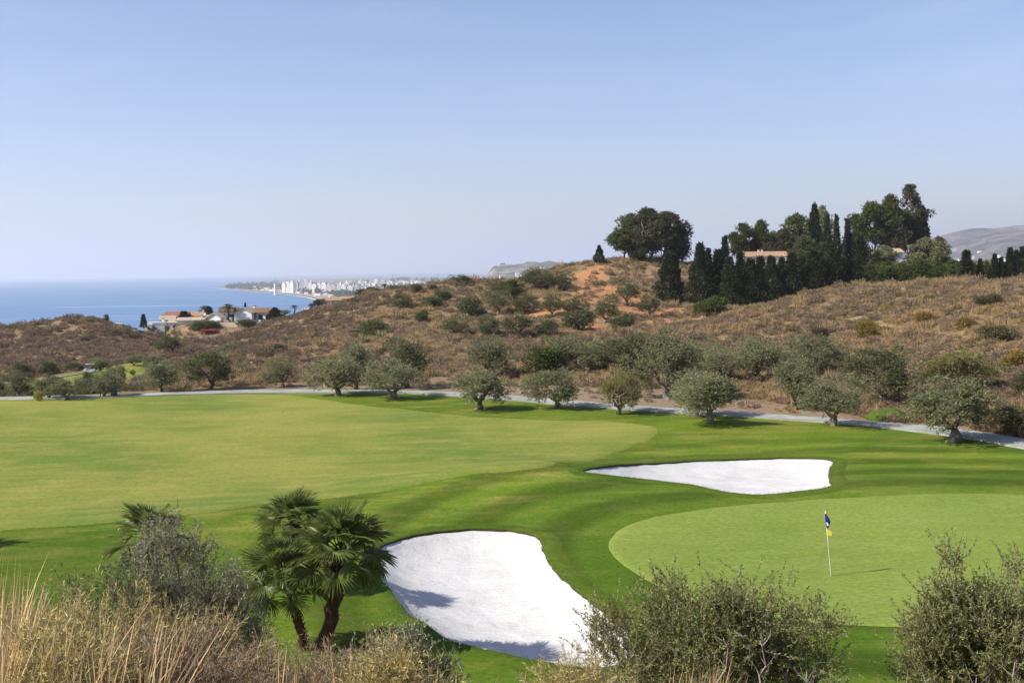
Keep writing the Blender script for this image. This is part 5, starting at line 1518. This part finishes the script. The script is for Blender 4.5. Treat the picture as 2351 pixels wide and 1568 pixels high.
# ------------------------------------------------------------------ far palms and dark trees round the houses
def feather_palm(seed, H=6.0, spread=2.2, nfr=26):
    rng = np.random.default_rng(seed)
    tr, cr = MB(), MB()
    tr.tube(curve((0, 0, -0.5), (0, 0, H), rng, 0.004, 6), np.linspace(0.34, 0.26, 6), 8, True, 0.08, rng)
    for k in range(nfr):
        a = k * 2.39996; el = R(np.interp(k / nfr, [0, 1], [80, -25]) + rng.normal(0, 6))
        n_ = 9
        t = np.linspace(0, 1, n_)
        hx = spread * (t * math.cos(el)); hz_ = spread * (t * math.sin(el) - 0.45 * t ** 2)
        ax = np.stack([np.cos(a) * hx, np.sin(a) * hx, H + hz_], -1)
        sd = np.array([-math.sin(a), math.cos(a), 0])
        for i in range(n_ - 1):
            for s in (-1, 1):
                L = 0.42 * spread * (0.45 + 0.55 * math.sin(math.pi * (0.15 + 0.8 * t[i])))
                for w in (0, 0.5):
                    p = ax[i] + (ax[i + 1] - ax[i]) * w
                    dirn = unit(sd * s + (ax[i + 1] - ax[i]) / (np.linalg.norm(ax[i + 1] - ax[i])) * 0.9 + np.array([0, 0, -0.25]))
                    v, q = leaf_quads(p[None], dirn[None], L * 0.8, 0.09 * spread / 2.2, rng); cr.add(v, q)
    return make_tree(rng, 'palm_tree', tr, cr, B_DARK, M_PALMF)
FP = [(feather_palm(401 + i), 6.0, 4.4) for i in range(2)]
for i, (px, py, yt, w, d, lab) in enumerate([(473, 744, 703, 36, 286, 'feather palm left of centre in the house cluster'), (525, 744, 700, 40, 276, 'largest feather palm before the white houses'),
                                        (425, 742, 716, 24, 300, 'small palm behind the red-brown roof'), (386, 750, 727, 22, 290, 'small palm left of the red-brown roof'),
                                        (676, 722, 701, 20, 284, 'small palm on the slope right of the houses'), (741, 706, 688, 30, 284, 'palm beside the round pine on the crest'),
                                        (884, 672, 652, 26, 236, 'palm on the hill crest before the town')]):
    q = P(px, py, d)
    if i in (5, 6): q[2] = float(terr0(q[0], q[1]))
    H = P(px, yt, d)[2] - q[2]; wd = w / F * d
    place(FP[i % 2], 'palm_tree', q, H * 0.86, wd * 1.15, i * 1.1, lab, 'palm', 'palms round the seaside houses')
for i, (pr, px, py, yt, w, d, lab, lf) in enumerate([
    (CY[0], 330, 754, 721, 14, 268, 'dark cypress at the left end of the white houses', None), (CY[1], 564, 735, 695, 9, 300, 'thin cypress behind the brown-roofed house', None),
    (CY[2], 423, 742, 714, 26, 288, 'dark conifer between the two tiled roofs', None), (CY[0], 481, 740, 704, 22, 284, 'dark conifer beside the feather palm', None),
    (CYB[0], 632, 740, 706, 40, 276, 'dark bushy conifer right of the brown-roofed house', None), (BR[0], 730, 715, 690, 42, 282, 'round green pine on the crest before the beach', M_PINE),
    (SH[0], 460, 758, 738, 56, 270, 'dark hedge bush before the long white house', M_GREENB), (SH[1], 490, 754, 736, 34, 272, 'dark round bush left of the cream wall', M_OLIVED),
    (SH[2], 566, 748, 734, 54, 268, 'green hedge below the terrace', M_GREENB), (SH[3], 385, 760, 748, 12, 270, 'small dark bush against the low white house', M_OLIVED),
    (SH[0], 655, 722, 712, 26, 288, 'grey bush between the conifer and the small palm', M_OLIVE), (CY[3], 541, 745, 707, 12, 290, 'thin dark cypress right of the large palm', None),
    (BR[1], 850, 684, 660, 60, 238, 'dark bush group on the crest before the town', M_OLIVED), (SH[1], 352, 760, 752, 14, 268, 'low bush in front of the flat-roofed house', M_OLIVED)]):
    q = P(px, py, d)
    if px in (730, 850): q[2] = float(terr0(q[0], q[1]))
    place(pr, 'garden_tree' if pr[1] > 5 else 'garden_bush', q, P(px, yt, d)[2] - q[2], w / F * d * 1.15, i * 0.7, lab, 'tree' if pr[1] > 5 else 'bush', 'garden trees round the seaside houses', lf)

# agaves on the slope
M_AGAVE = leaf_mat('agave_leaves', (0.14, 0.18, 0.06), (0.28, 0.30, 0.13), 0.15, 0.5, 0.3, 0.2)
def agave(seed):
    rng = np.random.default_rng(seed)
    root = bpy.data.objects.new('agave', None)
    mb = MB()
    for k in range(34):
        a = k * 2.4; el = R(np.interp(k / 34, [0, 1], [80, 12]))
        p = np.zeros(3); d = np.array([math.cos(a) * math.cos(el), math.sin(a) * math.cos(el), math.sin(el)])
        v, q = leaf_quads(p[None], d[None], rng.uniform(1.1, 1.6), 0.24, rng, 0.4); mb.add(v, q)
    c = bpy.data.objects.new('leaf_rosette', mb.mesh('leaf_rosette', M_AGAVE)); c.parent = root
    return root
AG = (agave(1), 1.5, 2.6)
for i, (px, py, yt, w, lab) in enumerate([(876, 778, 752, 40, 'largest light green agave on the slope'), (830, 782, 762, 26, 'agave left of the largest one'), (700, 788, 776, 22, 'small agave at the foot of the brown slope')]):
    q = ground(px, py)
    place(AG, 'agave', q, P(px, yt, q[1])[2] - q[2], w / F * q[1] * 1.1, i * 1.0, lab, 'agave', 'agaves on the brown slope')

# ------------------------------------------------------------------ small things on the course
# green box
gb = empty('green_bin', ground(262, 911))
MB().tube([(0, 0, 0), (0, 0, 0.15), (0, 0, 1.05), (0, 0, 1.12)], [0.24, 0.27, 0.27, 0.22], 12).build('body', mat('green_plastic', (0.015, 0.10, 0.075), 0.5, 0.4), gb, True)
MB().tube([(0, 0, 1.10), (0, 0, 1.17)], [0.29, 0.25], 12).build('lid', mat('green_lid', (0.02, 0.12, 0.09), 0.5, 0.4), gb)
tag(gb, 'green upright bin beside the cart path', 'bin')
# buggy
M_BUG = mat('buggy_white', (0.80, 0.80, 0.78), 0.35, 0.5)
M_BLACK = mat('black_rubber', (0.02, 0.02, 0.02), 0.8)
q = P(206, 851, 159); q[2] = float(terr0(q[0], q[1])) + 0.32
bg_ = empty('golf_buggy', q, 0.15, 0.72)
b_ = MB().box(-1.1, 1.1, -0.55, 0.55, 0.28, 0.50)
b_.add([(-1.15, -0.5, 0.5), (-0.45, -0.5, 0.5), (-0.45, 0.5, 0.5), (-1.15, 0.5, 0.5), (-0.95, -0.45, 0.85), (-0.45, -0.45, 0.95), (-0.45, 0.45, 0.95), (-0.95, 0.45, 0.85)],
       [[4, 5, 6, 7], [0, 1, 5, 4], [1, 2, 6, 5], [2, 3, 7, 6], [3, 0, 4, 7]])
b_.box(0.3, 1.15, -0.52, 0.52, 0.503, 0.78)
b_.build('body', M_BUG, bg_)
MB().box(-0.75, 1.0, -0.58, 0.58, 1.72, 1.80).build('roof', M_BUG, bg_)
MB().box(0.05, 0.55, -0.48, 0.48, 0.79, 0.92).build('seat', M_BLACK, bg_)
MB().box(0.50, 0.60, -0.48, 0.48, 0.93, 1.25).build('backrest', M_BLACK, bg_)
for sx, tx in ((-0.6, -0.7), (0.85, 0.9)):
    for sy in (-0.5, 0.5): MB().tube([(tx, sy, 0.5), (sx, sy, 1.73)], 0.025, 6).build('roof_post', M_BLACK, bg_)
for sx in (-0.75, 0.75):
    for sy in (-0.52, 0.52):
        wh = MB().tube([(sx, sy - 0.09, 0.23), (sx, sy + 0.09, 0.23)], 0.23, 14).build('wheel', M_BLACK, bg_)
        MB().tube([(sx, sy - 0.10 if sy < 0 else sy + 0.10, 0.23), (sx, sy - 0.105 if sy < 0 else sy + 0.105, 0.23)], 0.11, 10).build('hub', M_BUG, wh)
tag(bg_, 'white golf buggy on the lower fairway', 'golf cart')
# marker posts
M_POST = mat('white_post', (0.78, 0.78, 0.76), 0.6)
for px, py, h, lab, m in ((745, 890, 0.95, 'white marker post beside the split-trunk olive', M_POST), (336, 886, 0.7, 'white marker post right of the green bin', M_POST),
                       (2262, 960, 0.7, 'white marker post below the biggest olive', M_POST), (80, 918, 0.7, 'yellow marker stake left of the yellow bush', M_YFLAG)):
    p_ = empty('marker_post', ground(px, py))
    MB().tube([(0, 0, -0.1), (0, 0, h * 0.9), (0, 0, h)], [0.05, 0.05, 0.025], 8).build('shaft', m, p_)
    MB().tube([(0, 0, h * 0.70), (0, 0, h * 0.80)], 0.054, 8).build('band', M_BLACK, p_)
    tag(p_, lab, 'post')
for i, px in enumerate((231, 240)):
    p_ = empty('tree_stake', ground(px, 913)); MB().tube([(0, 0, -0.1), (0, 0, 1.2)], [0.04, 0.035], 6).build('shaft', M_WOOD, p_)
    MB().tube([(-0.07, 0, 0.95), (0.07, 0, 0.95)], 0.02, 5).build('tie', M_BLACK, p_)
    tag(p_, ['left', 'right'][i] + ' wooden tree stake by the slim white-trunked olive', 'stake')
# power pole on the ridge flank
q = ground(1966, 665, 120); q = P(1968, 690, 172); q[2] = float(terr0(q[0], q[1]))
pp = empty('power_pole', q)
top_ = P(1968, 662, 172)[2] - q[2] + 1.0
MB().tube([(0, 0, -0.3), (0, 0, top_)], [0.11, 0.08], 7).build('pole', M_WOOD, pp)
MB().box(-0.9, 0.9, -0.05, 0.05, top_ - 0.35, top_ - 0.22).build('crossarm', M_POST, pp)
for k in (-0.8, 0.0, 0.8): MB().tube([(k, 0, top_ - 0.22), (k, 0, top_ - 0.02)], 0.05, 6).build('insulator', M_POST, pp)
tag(pp, 'wooden power pole with crossarm before the cypresses', 'pole')
# green mown hump with a net frame beyond the path
q = ground(2041, 962)
nm_ = empty('netted_hump', q)
bm = bmesh.new(); bmesh.ops.create_uvsphere(bm, u_segments=28, v_segments=12, radius=1)
for v in bm.verts: v.co = Vector((v.co.x * 1.55, v.co.y * 1.1, max(v.co.z, -0.2) * 0.72 * (1 + 0.08 * math.sin(v.co.x * 7))))
me = bpy.data.meshes.new('turf_hump'); bm.to_mesh(me); bm.free(); me.materials.append(m_lip)
for p_ in me.polygons: p_.use_smooth = True
link(bpy.data.objects.new('turf_hump', me), nm_)
M_NET = mat('green_net', (0.02, 0.10, 0.05), 0.8)
for s in (0.7, 1.5): MB().tube([(s, -1.15, 0.0), (s + 0.4, -0.25, 0.95)], 0.03, 5).build('net_pole', M_NET, nm_)
for k in range(9):
    z_ = 0.1 + k * 0.1
    MB().tube([(0.74 + 0.042 * k, -1.06 + 0.095 * k, z_), (1.54 + 0.042 * k, -1.06 + 0.095 * k, z_)], 0.009, 3).build('net_cord', M_NET, nm_)
tag(nm_, 'rounded green turf hump with a small green net frame beyond the path', 'turf hump')

# ------------------------------------------------------------------ the town on the bay
rng = np.random.default_rng(2024)
def facade(name, wall, win, sx=1.0):
    m = mat(name, wall, 0.85, 0.2)
    n = NT(m); tc = n.n.new('ShaderNodeTexCoord').outputs['Object']
    s = n.n.new('ShaderNodeSeparateXYZ'); n.l.new(tc, s.inputs[0])
    fz = n.math('FRACT', n.math('DIVIDE', s.outputs['Z'], 3.1))
    band = n.math('MULTIPLY', n.math('GREATER_THAN', fz, 0.38), n.math('LESS_THAN', fz, 0.85))
    fx = n.math('FRACT', n.math('DIVIDE', n.math('ADD', s.outputs['X'], s.outputs['Y']), 4.2))
    colm = n.math('GREATER_THAN', fx, 0.42 if sx else -1.0)
    up = n.n.new('ShaderNodeSeparateXYZ'); n.l.new(n.n.new('ShaderNodeNewGeometry').outputs['Normal'], up.inputs[0])
    side = n.math('LESS_THAN', n.math('ABSOLUTE', up.outputs['Z']), 0.5)
    n.col(n.mix(n.math('MULTIPLY', n.math('MULTIPLY', band, colm), side), wall, win))
    return m
FAC = [facade('facade_white', (1.05, 1.04, 1.01), (0.22, 0.24, 0.28)), facade('facade_cream', (0.95, 0.87, 0.76), (0.18, 0.17, 0.18)), facade('facade_pink', (0.84, 0.67, 0.58), (0.24, 0.2, 0.2)),
       facade('facade_banded', (1.03, 1.02, 1.01), (0.18, 0.21, 0.3), 0), facade('facade_grey', (0.55, 0.55, 0.57), (0.16, 0.17, 0.2))]
TL = {0: 'white apartment block in the distant seaside town', 1: 'cream apartment block in the distant seaside town', 2: 'pinkish apartment block in the distant seaside town',
      3: 'white block with dark storey bands in the distant town', 4: 'grey apartment block in the distant seaside town'}
BLOCKS = []
ORD = ['first', 'second', 'third', 'fourth', 'fifth', 'sixth', 'seventh', 'eighth', 'ninth', 'tenth', 'eleventh', 'twelfth', 'thirteenth', 'fourteenth', 'fifteenth', 'sixteenth']
def number(items, what, where):
    """labels by place: counted from the left inside each named stretch; items (px, key, object)"""
    groups = {}
    for px, key, o in sorted(items, key=lambda a: a[0]): groups.setdefault(key, []).append(o)
    for key, os_ in groups.items():
        for i, o in enumerate(os_):
            o['label'] = what(key, o) + (', %s from the left' % ORD[min(i, 15)] if len(os_) > 1 else '') + where(key)
def block(px, py, wpx, ytop, fac, label=None, depth=None):
    q = onz(px, py, ZSEA + 2.0); d = q[1]
    w = wpx / F * d; h = (P(px, ytop, d)[2] - q[2]) * 0.88
    dp = depth or w * rng.uniform(0.7, 1.3)
    root = empty('apartment_block', q, rng.uniform(-0.5, 0.2))
    MB().box(-w/2, w/2, -dp/2, dp/2, -1, h).build('tower', FAC[fac], root)
    a = rng.uniform(0.25, 0.5)
    MB().box(-w * a, w * a * 0.4, -dp * 0.3, dp * 0.3, h + 0.02, h + rng.uniform(2.5, 5)).build('roof_house', FAC[fac], root)
    if rng.uniform() < 0.5:
        s = rng.choice([-1, 1])
        x0, x1 = sorted((s * w * 0.503, s * w * rng.uniform(0.75, 1.0)))
        MB().box(x0, x1, -dp * 0.42, dp * 0.4, -1, h * rng.uniform(0.55, 0.85)).build('lower_wing', FAC[fac], root)
    BLOCKS.append((px, py, fac, root))
    return tag(root, label or TL[fac], 'building', 'apartment blocks of the distant town')
# front row, read from the photograph
for px, py, w, yt, f in ((654, 673, 9, 649, 0), (664, 673, 8, 646, 1), (673, 673, 9, 645, 0), (683, 672, 10, 644, 4), (694, 673, 10, 643, 1), (704, 674, 11, 641, 0), (716, 674, 9, 646, 2),
                         (724, 676, 11, 652, 0), (735, 675, 10, 650, 1), (746, 676, 12, 649, 0), (757, 676, 11, 654, 2), (768, 676, 10, 652, 4), (779, 677, 12, 655, 0), (792, 678, 12, 653, 1),
                         (806, 679, 14, 655, 3), (820, 680, 13, 657, 3), (834, 682, 12, 660, 2), (845, 683, 11, 659, 0), (905, 672, 14, 655, 3), (893, 668, 10, 650, 0)):
    block(px, py, w, yt, f)
for k in range(250):
    px = rng.uniform(648, 1030)
    t = rng.uniform(0, 1)
    py = 671 - 21 * t
    hpx = rng.uniform(6, 14) * (1 - 0.3 * t)
    yt = py - hpx
    skyl = np.interp(px, [640, 660, 700, 800, 880, 930, 1000], [652, 646, 641, 644, 640, 641, 647])
    yt = max(yt, skyl + rng.uniform(0, 3))
    if py - yt < 3: continue
    block(px, py, rng.uniform(5, 11) * (1 - 0.3 * t), yt, int(rng.choice([0, 0, 0, 1, 1, 2, 4, 3])))
BLK = ['white', 'cream', 'pinkish', 'dark-banded white', 'grey']
def stretch(px): return int(np.clip((px - 648) / 46, 0, 7))
STR = ['at the left end near the tower', 'left of the tallest slabs', 'behind the widest beach', 'left of the middle of town', 'in the middle of town', 'below the cranes', 'right of the cranes', 'at the right end of town']
def rowof(py): return 0 if py > 671.5 else (1 if py > 661 else 2)
number([(px, (f_, rowof(py), stretch(px)), o) for px, py, f_, o in BLOCKS], lambda k, o: BLK[k[0]] + ' block', lambda k: ', ' + ['beachfront row', 'middle rows', 'back rows'][k[1]] + ' ' + STR[k[2]])
HEADH, SPITH, BEACHH, FARMH = [], [], [], []
# low white houses towards the headland
def cottage(px, py, d, w, h):
    q = P(px, py, d)
    root = empty('hillside_house', q, rng.uniform(-0.5, 0.5))
    MB().box(-w/2, w/2, -w * 0.4, w * 0.4, -6, h).build('wall', M_WALL, root)
    rb = MB(); gable(rb, w, w * 0.8, h + 0.05, 1.6, 0.3, 0.3); rb.build('roof', M_TILEP, root)
    return root
for k in range(46):
    px = rng.uniform(1085, 1345); py = np.interp(px, [1085, 1150, 1200, 1345], [645, 640, 632, 618]) + rng.uniform(-3, 10)
    o = cottage(px, py, rng.uniform(4300, 4700), rng.uniform(10, 24), rng.uniform(5, 11)); HEADH.append((px, int((px - 1085) / 44), o))
    tag(o, 'small white house below the headland', 'house', 'white houses below the headland')
for k in range(26):
    px = rng.uniform(520, 640); py = np.interp(px, [520, 640], [661, 668]) + rng.uniform(-4, 1)
    q = onz(px, py, ZSEA + 2); o = cottage(px, py, q[1], rng.uniform(9, 20), rng.uniform(4, 8)); o.location = q
    SPITH.append((px, int((px - 520) / 41), o))
    tag(o, 'small pale house on the spit', 'house', 'houses on the spit')
for k, (px, py, d) in enumerate(((2185, 575, 6200), (2205, 600, 5300), (2162, 572, 6300), (2230, 592, 5500), (2310, 598, 5400), (2325, 574, 6300), (2248, 580, 6000), (2290, 590, 5600))):
    o = cottage(px, py, d, [40, 46, 26, 24, 26, 34, 22, 28][k], [10, 10, 8, 7, 8, 9, 7, 8][k]); FARMH.append((px, 0, o))
    tag(o, 'white farmhouse on the hazy hill', 'house', 'white farmhouses on the hazy hill')
# slender tower with a mast
q = onz(632, 677, ZSEA + 2); d = q[1]
tw = empty('beach_tower', q)
h1 = P(632, 651, d)[2] - q[2]; h2 = P(632, 637, d)[2] - q[2]
MB().tube([(0, 0, -1), (0, 0, h1 * 0.85), (0, 0, h1)], [3.4, 3.0, 3.6], 10).build('shaft', M_WALL, tw)
MB().tube([(0, 0, h1), (0, 0, h2)], [0.9, 0.5], 6).build('mast', mat('mast_steel', (0.3, 0.32, 0.36)), tw)
tag(tw, 'slender white tower with a thin mast on the beach', 'tower')
# cranes
M_CRANE = mat('crane_steel', (0.25, 0.28, 0.34))
for i, (px, yt, arm) in enumerate(((872, 634, -14), (902, 629, 12), (1004, 629, 10))):
    q = onz(px, 652, ZSEA + 2); d = q[1]; h = P(px, yt, d)[2] - q[2]
    cr_ = empty('tower_crane', q)
    MB().box(-0.8, 0.8, -0.8, 0.8, 0, h).build('mast', M_CRANE, cr_)
    x0, x1 = sorted((-arm * 0.25 / F * d, arm / F * d))
    MB().box(x0, x1, -0.9, 0.9, h * 0.93, h * 0.93 + 1.3).build('jib', M_CRANE, cr_)
    tag(cr_, ['thin tower crane over the town, left', 'thin tower crane over the middle of the town', 'thin tower crane at the right of the town'][i], 'crane', 'tower cranes over the town')
# trees of the seafront: a mass nobody could count
mb = MB()
M_FARTREE = leaf_mat('far_trees', (0.045, 0.06, 0.03), (0.11, 0.13, 0.06), 0.1, 0.8, 0.1, 0.0)
def far_tree(px, py, s):
    q = onz(px, py, ZSEA + 2)
    n_ = 26
    d_ = unit(rng.normal(size=(n_, 3))) * rng.uniform(0.3, 1, (n_, 1)) * np.array([s, s, s * 0.75]) + np.array([0, 0, s * 0.7]) + q
    v, qd = leaf_quads(d_, unit(rng.normal(size=(n_, 3))), s * 0.9, s * 0.6, rng); mb.add(v, qd)
for k in range(900):
    px = rng.uniform(520, 900) if k % 4 else rng.uniform(900, 1120)
    y0 = np.interp(px, [515, 560, 640, 700, 760, 820, 880, 1120], [662, 665, 669, 675, 681, 687, 690, 655])
    y1 = np.interp(px, [515, 560, 640, 660, 1120], [659, 655, 650, 668, 640])
    far_tree(px, y1 + (y0 - y1) * rng.uniform(0, 1) ** (0.6 if px > 650 else 1), rng.uniform(4, 11))
for k in range(60):
    far_tree(rng.uniform(900, 1120), rng.uniform(641, 648), rng.uniform(8, 14))
tag(mb.build('seafront_trees', M_FARTREE), kind='stuff')
for (px, py, s, lab) in ((580, 659, 14, 'dark round tree clump on the spit'), (842, 652, 20, 'dark dome of trees behind the town'), (1026, 648, 26, 'dark domed wood right of the town'), (1212, 640, 30, 'dark wood below the headland')):
    mb = MB()
    q = onz(px, py, ZSEA + 2) if px < 1200 else P(px, 643, 4200)
    n_ = 160
    d_ = unit(rng.normal(size=(n_, 3))); d_[:, 2] = np.abs(d_[:, 2])
    v, qd = leaf_quads(d_ * rng.uniform(0.4, 1, (n_, 1)) * np.array([s * 1.3, s, s]), unit(rng.normal(size=(n_, 3))), s * 0.4, s * 0.28, rng); mb.add(v, qd)
    r_ = empty('tree_clump', q); mb.build('crown', M_FARTREE, r_); tag(r_, lab, 'trees')
# low boxes along the beach
for k in range(22):
    px = rng.uniform(560, 800); py = np.interp(px, [560, 640, 720, 800], [667, 672, 680, 690]) - 3.5 + rng.uniform(-1, 1)
    q = onz(px, py, ZSEA + 2); o = cottage(px, py, q[1], rng.uniform(10, 26), rng.uniform(3, 4.5)); o.location = q
    BEACHH.append((px, int((px - 560) / 61), o))
    tag(o, 'low beach building', 'building', 'low buildings along the beach')
number(HEADH, lambda k, o: 'small white house below headland', lambda k: ', ' + ['left foot', 'under the hoarding', 'under the cliff', 'middle', 'right of middle', 'right end'][min(k, 5)])
number(SPITH, lambda k, o: 'small pale house on the spit', lambda k: ', ' + ['at its tip', 'in its middle', 'near the tower'][min(k, 2)])
number(FARMH, lambda k, o: 'white farmhouse on the hazy hill at the right', lambda k: '')
number(BEACHH, lambda k, o: 'low white building behind the beach', lambda k: ', ' + ['left of the tower', 'right of the tower', 'below the tall slabs', 'at its near end'][min(k, 3)])
# the bull-shaped hoarding on the headland
q = P(1154, 610.5, 5580)
outline = [(-7, 0), (-6.2, 0), (-5.6, 3.6), (-4.4, 4.4), (-0.5, 3.9), (2.6, 3.6), (3.0, 0), (3.9, 0), (4.3, 4.0), (5.8, 5.6), (6.8, 6.6), (8.6, 6.2), (9.4, 7.2), (8.8, 8.6), (9.2, 10.6), (8.2, 9.6),
           (7.2, 9.9), (6.9, 11.0), (6.2, 9.6), (4.4, 9.6), (2.2, 8.6), (-2, 8.2), (-5.4, 8.6), (-7.2, 8.2), (-8.4, 5.2), (-8.8, 2.2), (-8.2, 2.0), (-7.6, 4.6)]
outline = [(x * 1.5, z * 1.5) for x, z in outline]
bm = bmesh.new()
f = bm.faces.new([bm.verts.new((x, 0, z)) for x, z in outline])
r_ = bmesh.ops.extrude_face_region(bm, geom=[f]); bmesh.ops.translate(bm, vec=(0, 0.8, 0), verts=[v for v in r_['geom'] if isinstance(v, bmesh.types.BMVert)])
bmesh.ops.triangulate(bm, faces=bm.faces[:])
me = bpy.data.meshes.new('silhouette_board'); bm.to_mesh(me); bm.free(); me.materials.append(mat('black_board', (0.012, 0.012, 0.014), 0.7))
bu = empty('bull_hoarding', q)
link(bpy.data.objects.new('silhouette_board', me), bu)
for k in (-4, 4): MB().box(k - .4, k + .4, 1.0, 1.6, -12, 8).build('support_strut', M_CRANE, bu)
tag(bu, 'black bull-shaped hoarding standing on the headland', 'hoarding')
# ------------------------------------------------------------------ air
hz = MB().box(-60000, 60000, -3000, 60000, ZSEA - 3, 620).build('haze')
tag(hz, kind='stuff')
m_haze = bpy.data.materials.new('haze_air')
m_haze.use_nodes = True
nt = m_haze.node_tree
for k in list(nt.nodes):
    if k.type != 'OUTPUT_MATERIAL': nt.nodes.remove(k)
pv = nt.nodes.new('ShaderNodeVolumePrincipled')
pv.inputs['Color'].default_value = (0.735, 0.755, 0.815, 1)
pv.inputs['Density'].default_value = 0.0001
pv.inputs['Anisotropy'].default_value = 0.25
nt.links.new(pv.outputs[0], [k for k in nt.nodes if k.type == 'OUTPUT_MATERIAL'][0].inputs['Volume'])
hz.data.materials.append(m_haze)
